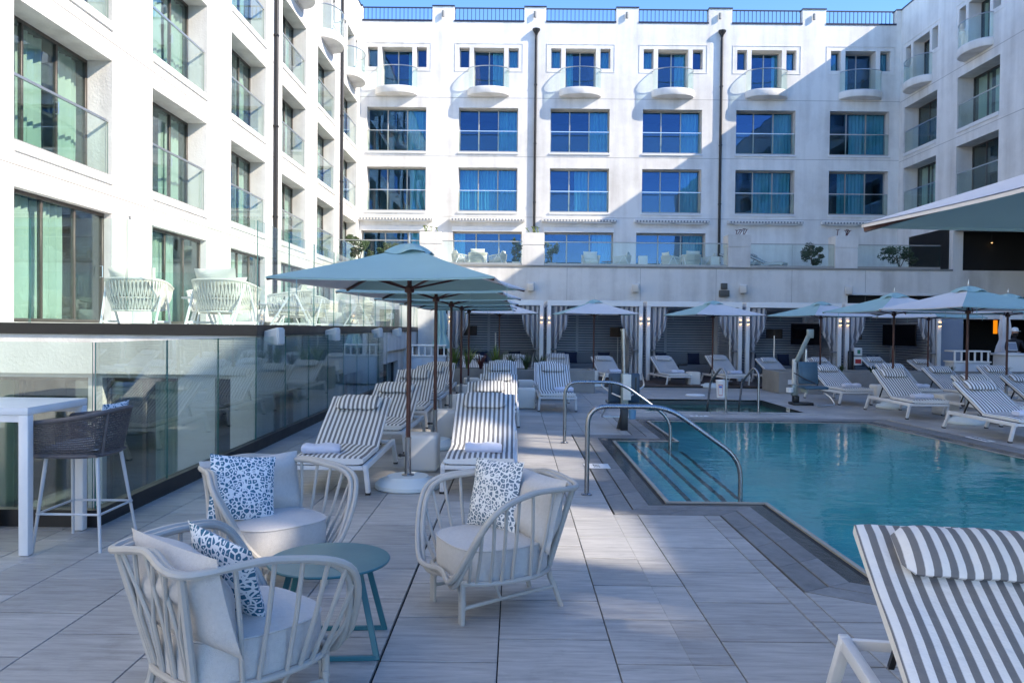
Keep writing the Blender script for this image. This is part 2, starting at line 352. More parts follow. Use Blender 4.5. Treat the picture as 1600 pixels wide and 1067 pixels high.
def spline(pts, k=8, closed=False):
    pts = [Vector(p) for p in pts]; n = len(pts); out = []
    for i in range(n if closed else n - 1):
        g = (lambda j: pts[j % n]) if closed else (lambda j: pts[min(max(j, 0), n - 1)])
        p0, p1, p2, p3 = g(i - 1), g(i), g(i + 1), g(i + 2)
        for a in range(k):
            t = a / k
            out.append(.5 * ((2 * p1) + (p2 - p0) * t + (2 * p0 - 5 * p1 + 4 * p2 - p3) * t * t + (-p0 + 3 * p1 - 3 * p2 + p3) * t ** 3))
    if not closed: out.append(pts[-1])
    return out
def pillow_mb(w, h, t, nu=16, nv=16, wr=.015, seed=0, m=0):
    rnd = random.Random(seed); ph = [rnd.uniform(0, 6) for _ in range(4)]; mb = MB()
    for sgn in (-1, 1):
        def fn(a, b):
            u, v = 2 * a - 1, 2 * b - 1
            k = max(0, (1 - abs(u) ** 2.6) * (1 - abs(v) ** 2.6)) ** .72
            pin = 1 - .055 * (1 - v * v) ; pin2 = 1 - .055 * (1 - u * u)
            wob = wr * (math.sin(3.3 * u + ph[0] + 2 * v) + math.sin(5 * v + ph[1] - 2.2 * u)) * k
            return (u * w / 2 * pin, sgn * (t / 2 * k) + wob * .5, v * h / 2 * pin2)
        mb.grid(fn, nu, nv, m) if sgn > 0 else mb.grid(lambda a, b: fn(1 - a, b), nu, nv, m)
    return mb

# ------------------------------------------------------------------ ground, pool, deck
struct(MB().bx(-3000, 3000, -3000, 3000, -3.2, -3.0).obj('ground', GROUND))
POOL = [(1.5, 7.64), (2.45, 7.64), (2.45, 5.32), (5.2, 3.55), (7.25, 3.55), (6.78, 10.5), (6.42, 14.37), (2.45, 14.37), (2.45, 11.78), (1.5, 11.78)]
SPA = [(2.68, 15.95), (5.86, 15.95), (5.86, 18.75), (2.68, 18.75)]
def shift(poly, d):          # offset a counter-clockwise polygon outwards by d (mitred)
    out = []; n = len(poly)
    for i in range(n):
        a, b, c = Vector(poly[i - 1]), Vector(poly[i]), Vector(poly[(i + 1) % n])
        e1 = (b - a).normalized(); e2 = (c - b).normalized(); n1 = Vector((e1.y, -e1.x)); n2 = Vector((e2.y, -e2.x))
        k = (n1 + n2); k = k / max(.3, k.dot(n1)); out.append(tuple(b + k * d))
    return out
OUT = shift(POOL, .6); OUTS = shift(SPA, .32)
deck_poly = [(-3.47, -12), (24, -12), (24, 36), (-3.47, 36)]
def sheet_with_holes(outer, holes, z, name, m):
    bm = bmesh.new(); es = []
    for loop in [outer] + holes:
        vs = [bm.verts.new((x, y, z)) for x, y in loop]
        es += [bm.edges.new((vs[i], vs[(i + 1) % len(vs)])) for i in range(len(vs))]
    bmesh.ops.triangle_fill(bm, use_beauty=True, use_dissolve=False, edges=es)
    for f in bm.faces:
        if f.normal.z < 0: f.normal_flip()
    me = bpy.data.meshes.new(name); bm.to_mesh(me); bm.free(); me.materials.append(m); return me
deck = struct(link('pool_deck', sheet_with_holes([(-12, -12), (24, -12), (24, 36), (-3.47, 36), (-3.47, 6.47), (-12, 6.47)], [shift(POOL, .02), shift(SPA, .02)], -.022, 'pool_deck', GROUT)))
# deck slab side towards the light well
MB().bx(-3.62, -3.472, 6.472, 36, -3, -.03).bx(-12, -3.62, 6.3, 6.468, -3, -.03).obj('slab_edge', CONC, deck)

def clip(poly, zone):
    for i in range(len(zone)):
        a, b = zone[i], zone[(i + 1) % len(zone)]; out = []
        side = lambda p: (b[0] - a[0]) * (p[1] - a[1]) - (b[1] - a[1]) * (p[0] - a[0])
        for j in range(len(poly)):
            p, q = poly[j - 1], poly[j]; sp, sq = side(p), side(q)
            if (sp >= 0) != (sq >= 0):
                t = sp / (sp - sq); out.append((p[0] + (q[0] - p[0]) * t, p[1] + (q[1] - p[1]) * t))
            if sq >= 0: out.append(q)
        poly = out
        if len(poly) < 3: return []
    return poly
def area(p): return abs(sum(p[i - 1][0] * p[i][1] - p[i][0] * p[i - 1][1] for i in range(len(p)))) / 2
GAP = .0065
rc = lambda x0, x1, y0, y1: [(x0, y0), (x1, y0), (x1, y1), (x0, y1)]
ZONES = [rc(-12, -3.4, -4, 6.4), rc(-3.4, .893, -4, 22.6), rc(.893, 1.843, -4, 7.034), [(1.843, -4), (OUT[3][0], -4), OUT[3], OUT[2]], rc(OUT[3][0], 12, -4, OUT[3][1]),
         rc(.893, 1.843, 12.386, 22.6), rc(1.843, 6.48, 14.976, 15.62), rc(1.843, 2.36, 15.62, 19.08), rc(6.19, 6.48, 15.62, 19.08), rc(1.843, 6.48, 19.08, 22.6),
         [(7.95, 2.9), (13, 2.9), (13, 14.98), (6.98, 14.98), (7.385, 10.5)], rc(6.48, 18.9, 14.98, 22.6), rc(13, 18.9, 2.9, 14.98)]
PX, PY = .59, .6
tiles = []
std = None
for ix in range(-20, 34):
    x0 = -.66 + PX * ix; off = .28 + (.3 if ix % 2 else 0)
    for iy in range(-8, 40):
        y0 = off + PY * iy - .6
        g0 = .011 if ix == 0 else GAP / 2
        base = [(x0 + g0, y0 + .007), (x0 + PX - GAP / 2, y0 + .007), (x0 + PX - GAP / 2, y0 + PY - .007), (x0 + g0, y0 + PY - .007)]
        for zn in ZONES:
            p = clip(base, zn)
            if p and area(p) > .004: tiles.append(p)
def vis(p):
    cx = sum(q[0] for q in p) / len(p); cy_ = sum(q[1] for q in p) / len(p)
    if cy_ < 3.3 or abs(cx) > cy_ * .68 + .5: return 1e6 + abs(cy_)
    return math.hypot(cx, cy_)
tiles.sort(key=vis)
def slab(mb, p, z0, z1, ch=.0025):
    q = shift(p, -ch); n = len(p)
    vs = [(x, y, z0) for x, y in p] + [(x, y, z1 - ch) for x, y in p] + [(x, y, z1) for x, y in q]; fs = [tuple(range(2 * n, 3 * n))]
    for k in (0, n):
        for i in range(n): j = (i + 1) % n; fs.append((k + i, k + j, k + n + j, k + n + i))
    return mb.add(vs, fs)
cache = {}
for p in tiles[:300]:
    cx, cy_ = p[0]; loc = (cx, cy_, random.uniform(-.0007, .0007))
    key = tuple((round(x - cx, 3), round(y - cy_, 3)) for x, y in p)
    if key not in cache: cache[key] = slab(MB(), [(x - cx, y - cy_) for x, y in p], -.02, 0).mesh('tile', TILE)
    link('tile', cache[key], deck, loc)
mb = MB()
for p in tiles[300:]: slab(mb, p, -.02, 0)
stuff(mb.obj('tile_field', TILE, deck))

# coping: two rows of dark stones, a wet band and a pale lip round the pool
cop = struct(MB().prism(shift(POOL, .021), -.06, -.05).obj('pool_coping', GROUT))
cop.data.clear_geometry(); 
mbg = MB(); RW = [(.59, .409), (.395, .226)]
def ring_pts(d): return shift(POOL, d)
stones = []; pass
n = len(POOL)
for (d1, d0) in RW:
    A, B = ring_pts(d1), ring_pts(d0)
    for i in range(n):
        a0, a1, b0, b1 = [Vector(q) for q in (A[i], A[(i + 1) % n], B[i], B[(i + 1) % n])]
        L = (Vector(POOL[(i + 1) % n]) - Vector(POOL[i])).length; k = max(1, round(L / .6))
        for j in range(k):
            t0, t1 = j / k, (j + 1) / k; g = .0025 / max(L, .3)
            p = [a0.lerp(a1, t0 + g), a0.lerp(a1, t1 - g), b0.lerp(b1, t1 - g), b0.lerp(b1, t0 + g)]
            stones.append([tuple(v) for v in p])
for p in stones:
    if area(p) < .001: continue
    slab(MB(), p, -.021, .001).obj('coping_stone', COPE, cop)
A, B = ring_pts(.217), ring_pts(.03); A2 = ring_pts(0.028); A3 = ring_pts(-.012)
for i in range(n):
    j = (i + 1) % n
    mb = MB(); mb.add([(*A[i], -.006), (*A[j], -.006), (*B[j], -.026), (*B[i], -.026), (*A[i], -.03), (*A[j], -.03)], [(0, 1, 2, 3), (4, 5, 1, 0)]); mb.obj('wet_band', WETCOPE, cop)
    mb = MB(); mb.add([(*A2[i], -.03), (*A2[j], -.03), (*A2[j], -.008), (*A2[i], -.008), (*A3[j], -.008), (*A3[i], -.008), (*A3[j], -.1), (*A3[i], -.1)], [(0, 1, 2, 3), (3, 2, 4, 5), (5, 4, 6, 7)]); mb.obj('stone_lip', LIP, cop)
# spa coping
copS = struct(MB().obj('spa_coping', COPE)); A, B = OUTS, shift(SPA, .0)
for i in range(4):
    j = (i + 1) % 4; a0, a1, b0, b1 = [Vector(q) for q in (A[i], A[j], B[i], B[j])]; k = 5
    for q in range(k): slab(MB(), [tuple(v) for v in (a0.lerp(a1, q / k + .001), a0.lerp(a1, (q + 1) / k - .001), b0.lerp(b1, (q + 1) / k - .001), b0.lerp(b1, q / k + .001))], -.021, .012).obj('coping_stone', TILE, copS)
# basins
def basin(poly, z1, name, m, band=.12, top=-.01):
    mb = MB(); k = len(poly)
    vs = [(x, y, top) for x, y in poly] + [(x, y, top - band) for x, y in poly] + [(x, y, z1) for x, y in poly]
    mb.add(vs, [((i + 1) % k, i, k + i, k + (i + 1) % k) for i in range(k)], 1)
    mb.add(vs, [(k + (i + 1) % k, k + i, 2 * k + i, 2 * k + (i + 1) % k) for i in range(k)] + [tuple(range(2 * k, 3 * k))], 0)
    return struct(mb.obj(name, [m, DARKTILE]))
bas = basin(POOL, -1.25, 'pool_basin', PLASTER, .1)
sp = basin(SPA, -1.0, 'spa_basin', SPAT, .16, .009)
for i, x in enumerate((1.78, 2.02, 2.26, 2.5)):        # entry steps with dark nosings
    z = -.2 - .22 * i
    x0 = 1.5 if i == 0 else (1.78, 2.02, 2.26, 2.5)[i - 1]
    st = MB().bx(x0 + .002, x, 7.66, 11.76, -1.24, z).obj('pool_step', PLASTER, bas)
    MB().bx(x - .05, x + .003, 7.662, 11.758, z - .05, z + .004).obj('step_nosing', DARKTILE, st)
MB().bx(2.69, 5.85, 15.96, 16.4, -1.0, -.45).bx(2.69, 3.1, 16.4, 18.74, -1, -.45).bx(5.44, 5.85, 16.4, 18.74, -1, -.45).bx(3.1, 5.44, 18.3, 18.74, -1, -.45).obj('spa_bench', SPAT, sp)
for x in (3.2, 4.25, 4.9): MB().bx(x, x + .5, 16.35, 16.42, -.47, -.44).obj('bench_edge', WHITE, sp)
struct(MB().add([(x, y, -.013) for x, y in shift(POOL, -.011)], [tuple(range(len(POOL)))]).obj('pool_water', WATER))
struct(MB().add([(x, y, -.10) for x, y in shift(SPA, -.002)], [(0, 1, 2, 3)]).obj('spa_water', SPAW))

def text_obj(s, size, m, name, parent, loc, rot, ext=.002):
    cu = bpy.data.curves.new(name, 'FONT'); cu.body = s; cu.size = size; cu.align_x = 'CENTER'; cu.align_y = 'CENTER'; cu.extrude = ext
    o = bpy.data.objects.new(name, cu); COL.objects.link(o)
    me = bpy.data.meshes.new_from_object(o.evaluated_get(bpy.context.evaluated_depsgraph_get())); bpy.data.objects.remove(o); bpy.data.curves.remove(cu)
    me.materials.clear(); me.materials.append(m); t = link(name, me, parent); t.location = loc; t.rotation_euler = rot; return t
def marker(label, loc, rz, s, w=.3, h=.3, size=.11, wall=False):
    r = thing('depth_marker', label, 'marker', loc, rz, 'depth markers round the pool')
    if wall: r.rotation_euler = (R(90), 0, rz)
    MB().box((0, 0, .004), (w, h, .006)).obj('marker_tile', WHITE, r)
    text_obj(s, size, BLACK, 'lettering', r, (0, 0, .0075), (0, 0, 0)); return r
marker('white marker tile reading 3 FT on the dark coping beside the pool steps', (1.0, 9.5, .001), R(90), '3 FT')
marker('white marker tile reading 4 FT on the deck strip between pool and spa', (3.55, 15.2, .001), 0, '4 FT', .34, .16, .13)
marker('white marker tile reading NO DIVING on the right hand deck near the striped loungers', (7.25, 12.3, .001), R(90), 'NO DIVING', .55, .15, .09)
marker('white marker tile reading 4 FT low on the inner wall of the spa', (5.856, 16.9, -.03), R(-90), '4 FT', .2, .09, .08, True)

# ------------------------------------------------------------------ hotel wings
def wall_cells(mb, s0, s1, z0, z1, ops, m=0):
    ss = sorted({s0, s1, *[o[0] for o in ops], *[o[1] for o in ops]}); zs = sorted({z0, z1, *[o[2] for o in ops], *[o[3] for o in ops]})
    ss = [s for s in ss if s0 <= s <= s1]; zs = [z for z in zs if z0 <= z <= z1]
    for j in range(len(zs) - 1):
        run = None
        for i in range(len(ss)):
            solid = i < len(ss) - 1 and not any(o[0] < (ss[i] + ss[i + 1]) / 2 < o[1] and o[2] < (zs[j] + zs[j + 1]) / 2 < o[3] for o in ops)
            if solid and run is None: run = ss[i]
            if not solid and run is not None:
                mb.add([(run, 0, zs[j]), (ss[i], 0, zs[j]), (ss[i], 0, zs[j + 1]), (run, 0, zs[j + 1])], [(0, 1, 2, 3)], m); run = None
    for a, b, c, d, dep in ops:
        if not dep: continue
        mb.add([(a, 0, c), (b, 0, c), (b, 0, d), (a, 0, d), (a, dep, c), (b, dep, c), (b, dep, d), (a, dep, d)], [(0, 4, 5, 1), (1, 5, 6, 2), (2, 6, 7, 3), (3, 7, 4, 0)], m)
MC = {}
def cached(key, fn):
    if key not in MC: MC[key] = fn()
    return MC[key]
def curtain_mesh(w, h, m, seed):
    rnd = random.Random(seed); ph = rnd.uniform(0, 6); k = rnd.uniform(.9, 1.1)
    nu = max(10, int(w * 22)); mb = MB()
    mb.grid(lambda a, b: (a * w, .045 * math.sin(a * w * 34 * k + ph + .5 * math.sin(3 * b)) + .02 * math.sin(a * w * 13 + ph), b * h), nu, 3)
    return mb.mesh('curtain', m, smooth=True)
def window(parent, s, dep, z, w, h, npane, curt, fm, pm, cm, frac=None):
    """curt: list of (from,to) fractions covered by curtain"""
    def frame():
        mb = MB(); t = .055
        mb.bx(0, w, .0, .09, h - t, h).bx(0, w, .0, .09, 0, t).bx(0, t, 0.002, .088, t, h - t).bx(w - t, w, .002, .088, t, h - t)
        for i in range(1, npane): x = w * i / npane; mb.bx(x - .03, x + .03, .006, .08, t, h - t)
        return mb.mesh('frame', fm, bevel=.006, seg=1)
    root = link('window', cached(('fr', w, h, npane, fm.name), frame), parent, (s, dep, z))
    pw = w / npane
    pme = cached(('pane', pw, h, pm.name), lambda: MB().bx(.035, pw - .035, .034, .046, .056, h - .056).mesh('pane', pm))
    for i in range(npane): link('pane', pme, root, (i * pw, 0.004 * (i % 2), 0))
    for a, b in curt:
        sd_ = random.randint(0, 5); link('curtain', cached(('cu', round((b - a) * w, 3), h, cm.name, sd_), lambda: curtain_mesh((b - a) * w - .06, h - .1, cm, sd_)), root, (a * w + .03, .2, .05))
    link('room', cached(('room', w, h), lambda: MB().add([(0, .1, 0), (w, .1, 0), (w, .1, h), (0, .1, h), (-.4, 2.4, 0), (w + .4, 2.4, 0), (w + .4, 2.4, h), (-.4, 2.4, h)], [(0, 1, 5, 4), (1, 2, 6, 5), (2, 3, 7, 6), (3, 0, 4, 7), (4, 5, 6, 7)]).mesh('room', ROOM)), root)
    return root
def door_handle(win, x, z): 
    link('handle', cached('handle', lambda: MB().tube([(0, 0, 0), (0, -.05, 0), (0, -.05, .22), (0, 0, .22)], .011, 6).mesh('handle', RAILS)), win, (x, 0, z))
def guard(parent, s, z, w, h=1.02, inset=.07, rail=RAILS):
    g = cached(('gg', w, h), lambda: glass_box(MB(), 0, w, -.006, .006, 0, h).mesh('guard_glass', [GUARD, GEDGE]))
    o = link('glass_guard', g, parent, (s, inset, z))
    link('handrail', cached(('gr', w), lambda: MB().bx(0, w, -.02, .02, 0, .045).mesh('handrail', rail)), o, (0, 0, h))
    link('bottom_track', cached(('gb', w), lambda: MB().bx(0, w, -.025, .025, 0, .05).mesh('bottom_track', LFRAME)), o, (0, 0, -.052))
    return o
def glass_box(mb, x0, x1, y0, y1, z0, z1, gm=0, em=1):
    a = len(mb.f); mb.bx(x0, x1, y0, y1, z0, z1, em)
    thin = 0 if (x1 - x0) < (y1 - y0) else 1
    for k in ((4, 5) if thin == 0 else (2, 3)): mb.m[a + k] = gm
    return mb
def bow(parent, s, z, w=2.2, dpt=.72):
    """bow balcony: curved slab with a tapering underside, curved glass and handrail; s,z = left end, floor level"""
    def arc(k, off=0): return [(w / 2 + (w / 2 + off) * math.sin(R(-90 + 180 * i / k)), -(dpt + off) * math.cos(R(-90 + 180 * i / k)) * .98 - .004) for i in range(k + 1)]
    def slabm():
        a = arc(18); mb = MB(); n = len(a); b = [(w / 2 + (x - w / 2) * .97, y * .94 - .002) for x, y in a]; c = [(w / 2 + (x - w / 2) * .9, y * .8 - .002) for x, y in a]
        vs = [(x, y, 0) for x, y in a] + [(x, y, -.20) for x, y in a] + [(x, y, -.29) for x, y in b] + [(x, y, -.31) for x, y in c]
        fs = [tuple(range(n))]
        for q in range(3):
            for i in range(n - 1): fs.append((q * n + i + 1, q * n + i, (q + 1) * n + i, (q + 1) * n + i + 1))
        fs.append(tuple(range(3 * n, 4 * n))[::-1]); return mb.add(vs, fs).mesh('bow_balcony', STUC, smooth=True)
    o = link('bow_balcony', cached('bowslab', slabm), parent, (s, 0, z))
    def glassm():
        mb = MB(); a = arc(18, -.05); b = arc(18, -.062); n = len(a)
        vs = [(x, y, zz) for zz in (.05, 1.04) for x, y in a] + [(x, y, zz) for zz in (.05, 1.04) for x, y in b]
        fs = []
        for q in (0, 2 * n):
            for i in range(n - 1): fs.append((q + i, q + i + 1, q + n + i + 1, q + n + i))
        return mb.add(vs, fs).mesh('curved_glass', GUARD, smooth=True)
    link('curved_glass', cached('bowglass', glassm), o)
    link('handrail', cached('bowrail', lambda: MB().tube([(x, y, 1.06) for x, y in arc(18, -.055)], .026, 6).mesh('handrail', RAILS, smooth=True)), o)
    link('edge_trim', cached('bowtrim', lambda: MB().tube([(x, y, .03) for x, y in arc(18, -.05)], .03, 6).mesh('edge_trim', ALU, smooth=True)), o)
def top_bay(root, c, fm, pm, cm, curtd=((.0, .15), (.8, 1))):
    """balcony door with two side lights under one surround, c = centre"""
    ops = [(c - .78, c + .78, 13.86, 16.02, .55), (c - 1.52, c - 1.0, 15.0, 16.02, .3), (c + 1.0, c + 1.52, 15.0, 16.02, .3)]
    wd = window(root, c - .78, .55, 13.86, 1.56, 2.16, 2, curtd, fm, pm, cm)
    for a in (-1.52, 1.0): window(root, c + a, .3, 15.0, .52, 1.02, 1, [(0, 1)] if random.random() < .6 else [], fm, pm, cm)
    mb = MB(); t = .02
    for (x0, x1, z0, z1) in ((-1.75, 1.75, 16.22, 16.25), (-1.75, -1.72, 14.8, 16.22), (1.72, 1.75, 14.8, 16.22), (-1.72, -1.02, 14.8, 14.83), (1.02, 1.72, 14.8, 14.83)): mb.bx(c + x0, c + x1, -t, -.001, z0, z1)
    mb.obj('surround_moulding', STUC, root)
    bow(root, c - 1.1, 13.84); return ops
def downpipe(root, s, z0, z1, hopper=True):
    p = MB().tube([(s, -.09, z0), (s, -.09, z1)], .068, 10).obj('downpipe', BLACK, root, smooth=True)
    if hopper: MB().lathe([(.06, 0), (.08, .12), (.2, .3), (.2, .36)], 14, (s, -.1, z1)).obj('hopper_head', BLACK, p, smooth=True)
    k = MB()
    for z in [z0 + .6 + 3 * i for i in range(int((z1 - z0) / 3))]: k.bx(s - .075, s + .075, -.16, -.002, z, z + .05)
    k.obj('pipe_bracket', BLACK, p)
FL = [4.55, 7.6, 10.65]; WH = 2.35
# ---- back wing
YB = 40.8
back = thing('hotel_wing', 'white hotel wing facing the pool with rooftop railings and awning boxes', 'building', (0, YB, 0))
BC = [-6.21, -1.49, 3.22, 7.96, 12.75, 17.55]
ops = []
CU = {(0, 2): [(.66, 1)], (1, 2): [(.66, 1)], (2, 2): [(.66, 1)], (3, 2): [(.66, 1)], (4, 2): [(.66, 1)], (5, 2): [(.4, 1)],
      (0, 1): [(.7, 1)], (1, 1): [(0, 1)], (2, 1): [(.42, 1)], (3, 1): [(.66, 1)], (4, 1): [(.33, 1)], (5, 1): [(.2, .7)]}
for i, c in enumerate(BC):
    for k in (1, 2):
        ops.append((c - 1.52, c + 1.52, FL[k], FL[k] + 2.3, .42))
        window(back, c - 1.52, .42, FL[k] + .05, 3.04, 2.25, 3, CU[(i, k)], LFRAME, BPANE, TEALCURT)
        guard(back, c - 1.5, FL[k] + .1, 3.0, 1.0, .06)
        MB().bx(c - 1.56, c + 1.56, -.06, .3, FL[k] - .06, FL[k] + .03).obj('sill', ALU, back, bevel=.008, seg=1)
    ops += top_bay(back, c, LFRAME, BPANE, TEALCURT, ((.0, .3),) if i % 3 == 2 else ((.6, 1),) if i % 2 else ((.8, 1),))
    if i < 4:
        ops.append((c - 1.78, c + 1.78, 4.52, 6.62, .4))
        w_ = window(back, c - 1.78, .4, 4.54, 3.56, 2.06, 3, [(.0, .18)] if i == 1 else [(.7, 1)], LFRAME, BPANE, TEALCURT)
        MB().bx(c - 1.8, c + 1.8, -.05, .12, 6.62, 6.86).obj('roller_box', WHITE, back, bevel=.01, seg=1)
    aw = MB().bx(c - 1.92, c + 1.92, -.3, -.02, 7.12, 7.3).obj('awning', WHITE, back, bevel=.02)
    m_ = MB(); m_.bx(c - 1.9, c + 1.9, -.32, -.302, 7.13, 7.24); [m_.bx(c - 1.9 + .16 * q, c - 1.82 + .16 * q, -.326, -.321, 7.14, 7.23, 1) for q in range(24)]
    m_.obj('valance', [SOFA, CREAM], aw); MB().bx(c - 1.6, c - .1, -.28, -.24, 7.07, 7.115).bx(c + .2, c + 1.6, -.28, -.24, 7.07, 7.115).obj('awning_arm', WHITE, aw)
par = []
for c in BC:
    cx = c + .0; par.append((cx - 1.8, cx + 1.8))
mb = MB(); ZR = 18.1; ZL = 17.33
ops_top = [(a, b, ZL, ZR + 1, 0) for a, b in par]
wall_cells(mb, -8.1, 19.6, -3, ZR, ops + [(a, b, ZL, ZR, 0) for a, b in par])
edges = [-8.1] + [q for ab in par for q in ab] + [19.6]
for i in range(0, len(edges), 2):
    a, b = edges[i], edges[i + 1]
    if b - a > .02: mb.bx(a, b, .003, .4, 16.9, ZR)
for a, b in par: mb.bx(a + .001, b - .001, .003, .4, 16.9, ZL)
mb.bx(-22, 34, .41, 14, 16.6, 16.9).bx(-22, 34, 13.6, 14, -3, 16.6)
mb.obj('wall', STUC, back)
for i in range(0, len(edges), 2):
    a, b = edges[i], edges[i + 1]
    if b - a > .05: MB().bx(a - .02, b + .02, -.04, .44, ZR, ZR + .06).obj('coping_cap', NAVY, back)
for a, b in par:
    q = MB().bx(a, b, -.03, .43, ZL + .001, ZL + .09).bx(a + .01, b - .01, .17, .22, ZR - .03, ZR + .03)
    nb = 17
    for k in range(nb + 1): x = a + .05 + (b - a - .1) * k / nb; q.bx(x - .014, x + .014, .18, .21, ZL + .09, ZR - .03)
    q.obj('roof_railing', NAVY, back)
for c in (-3.85, .85, 5.55, 10.3, 15.1): MB().lathe([(.07, 0), (.07, .3)], 8, (c, -.1, 17.55)).obj('overflow_spout', CONC, back)
downpipe(back, .92, 4.5, 16.6); downpipe(back, 10.42, 4.5, 16.6)
for z in (7.36, 10.45, 13.45): MB().bx(-8.09, 19.59, -.0035, -.0005, z, z + .018).obj('wall_joint', CONC, back)
# ---- left wing
left = thing('hotel_wing', 'sunlit white hotel wing on the terrace side with deep window bays and green curtains', 'building', (-8.1, 0, 0), R(90))
ops = []; LB = [12.74 + 4.85 * k for k in range(-2, 6)]
for i, a in enumerate(LB):
    for k in (0, 1, 2):
        ops.append((a, a + 3.1, FL[k], FL[k] + WH, .5))
        w_ = window(left, a, .5, FL[k] + .05, 3.1, WH - .05, 3, [(.02, .6), (.72, 1)] if (i + k) % 3 else [(.0, .38), (.62, .98)], BRONZE, PANE, CURT)
        door_handle(w_, 2.02, .95)
        guard(left, a + .02, FL[k] + .1, 3.06, 1.02, .08)
        MB().bx(a + .003, a + 3.097, -.04, .2, FL[k] - .12, FL[k] + .045).obj('sill', WHITE, left, bevel=.008, seg=1)
    ops += top_bay(left, a + 1.55, BRONZE, PANE, CURT)
    ops.append((a, a + 3.1, 1.67, 3.86, .16))
    w_ = window(left, a, .16, 1.68, 3.1, 2.17, 3, [(.0, .62)] if i % 2 else [(0, .33), (.34, .62), ], BRONZE, PANE, CURT); door_handle(w_, 2.95, .9)
    ops.append((a, a + 3.1, -1.4, .95, .16))
    w_ = window(left, a, .16, -1.4, 3.1, 2.34, 3, [(.35, .66)], BRONZE, PANE, CURT)
mb = MB(); wall_cells(mb, -14, 40.8, -3, 18.1, ops); mb.bx(-14, 40.8, .003, .4, 16.9, 18.1).bx(-14, 54.7, 13.6, 14, -3, 16.6).bx(-14, 40.4, .41, 14, 16.6, 16.9).bx(-14.3, -14, 0, 14, -3, 18.1)
mb.obj('wall', STUC, left); MB().bx(-14.3, 40.75, -.04, .44, 18.1, 18.16).obj('coping_cap', NAVY, left)
downpipe(left, 26.35, 1.65, 17.2, False); downpipe(left, 36.25, 1.65, 17.2, False)
for z in (4.2, 7.25, 10.35, 13.4): MB().bx(-14, 40.78, -.0035, -.0005, z, z + .018).obj('wall_joint', CONC, left)
MB().bx(16.5, 16.58, -.08, -.001, 3.9, 4.05).obj('wall_light', GREYP, left)
# ---- right wing  (s runs towards the camera)
right = thing('hotel_wing', 'shaded white hotel wing behind the pool loungers with deep window bays', 'building', (19.6, 40.8, 0), R(-90))
ops = []
for k_ in range(0, 7):
    a = .5 + 4.8 * k_
    for k in (1, 2):
        ops.append((a, a + 3.1, FL[k], FL[k] + WH, .72))
        w_ = window(right, a, .72, FL[k] + .05, 3.1, WH - .05, 3, [(.0, .33), (.4, .62)] if (k_ + k) % 2 else [(.5, 1)], BRONZE, PANE, CURT)
        guard(right, a + .02, FL[k] + .1, 3.06, 1.02, .08)
        MB().bx(a + .003, a + 3.097, -.04, .2, FL[k] - .12, FL[k] + .045).obj('sill', WHITE, right, bevel=.008, seg=1)
    ops += top_bay(right, a + 1.55, BRONZE, PANE, CURT)
SLOTGLASS = glass('added_slot_glass', (.97, .97, .97), 1.2)  # near-clear glass for the added sun slots
for (a, b, c_, d_) in ((41.1, 42.9, 13.25, 14.1), (38.2, 39.7, 13.35, 14.1), (36.2, 37.6, 13.2, 14.0), (36.4, 37.5, 14.4, 15.2), (43.62, 43.70, 13.3, 13.82), (43.78, 43.86, 13.26, 13.84), (43.94, 44.02, 13.28, 13.82), (34.2, 35.2, 14.2, 15.0), (44.4, 44.8, 15.3, 15.6), (39.9, 40.8, 14.6, 15.1)):  # unseen wall slots, added and sized to throw sun patches on the deck
    ops.append((a, b, c_, d_, .12)); MB().bx(a, b, .05, .06, c_, d_).obj('added_sun_slot_pane', SLOTGLASS, right)
mb = MB(); wall_cells(mb, 0, 56, 6.5, 18.1, ops); wall_cells(mb, 0, 5.2, 4.5, 6.5, [])
mb.bx(0, 56, .003, .4, 16.9, 18.1).bx(.4, 33.2, .41, 14, 16.6, 16.9).bx(49.5, 56, .41, 14, 16.6, 16.9).bx(33.2, 49.5, .41, 14, 12.2, 12.5).bx(33.0, 33.2, .41, 13.6, 12.5, 16.6).bx(49.5, 49.7, .41, 13.6, 12.5, 16.6).bx(-14, 33.2, 13.6, 14, -3, 16.6).bx(49.5, 56, 13.6, 14, -3, 16.6).bx(33.2, 49.5, 13.6, 14, -3, 13.4).bx(5.2, 56, .003, 13.6, 6.2, 6.5).bx(56, 56.4, 0, 14, -3, 18.1).bx(10, 56, 4.6, 5.0, -.02, 6.2)  # roof left open behind the added slots so sun gets through
mb.obj('wall', STUC, right); MB().bx(.05, 56.3, -.04, .44, 18.1, 18.16).obj('coping_cap', NAVY, right)
for z in (7.25, 10.35, 13.4): MB().bx(0.01, 56, -.0035, -.0005, z, z + .018).obj('wall_joint', CONC, right)

# ------------------------------------------------------------------ back terrace
YT = 35.6
bt = thing('terrace', 'white terrace block along the back of the pool court above the cabanas', 'terrace', (0, 0, 0))
mb = MB(); e0 = len(mb.v)
wall_cells(mb, -8.1, 26, -.02, 4.42, [(14.9, 24, -.02, 3.3, .3)]); 
wall_cells(mb, 19.6, 26, 4.42, 6.5, [(20.05, 25.9, 4.46, 6.4, .3)])
mb.xf(Matrix.Translation((0, YT, 0)), e0)
mb.bx(-8.1, 26, YT + .002, 40.8, 4.30, 4.42)
mb.obj('wall', STUC, bt)
MB().bx(-8.05, 19.6, YT - .04, YT + .12, 4.421, 4.5).obj('edge_strip', CONC, bt)
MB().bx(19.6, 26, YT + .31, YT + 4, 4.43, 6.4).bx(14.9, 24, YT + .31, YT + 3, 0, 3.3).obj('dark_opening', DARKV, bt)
for X in (2.3, 5.6, 9.0, 12.4, 15.7): MB().bx(X, X + .012, YT - .004, YT - .0005, .1, 4.4).obj('wall_joint', CONC, bt)
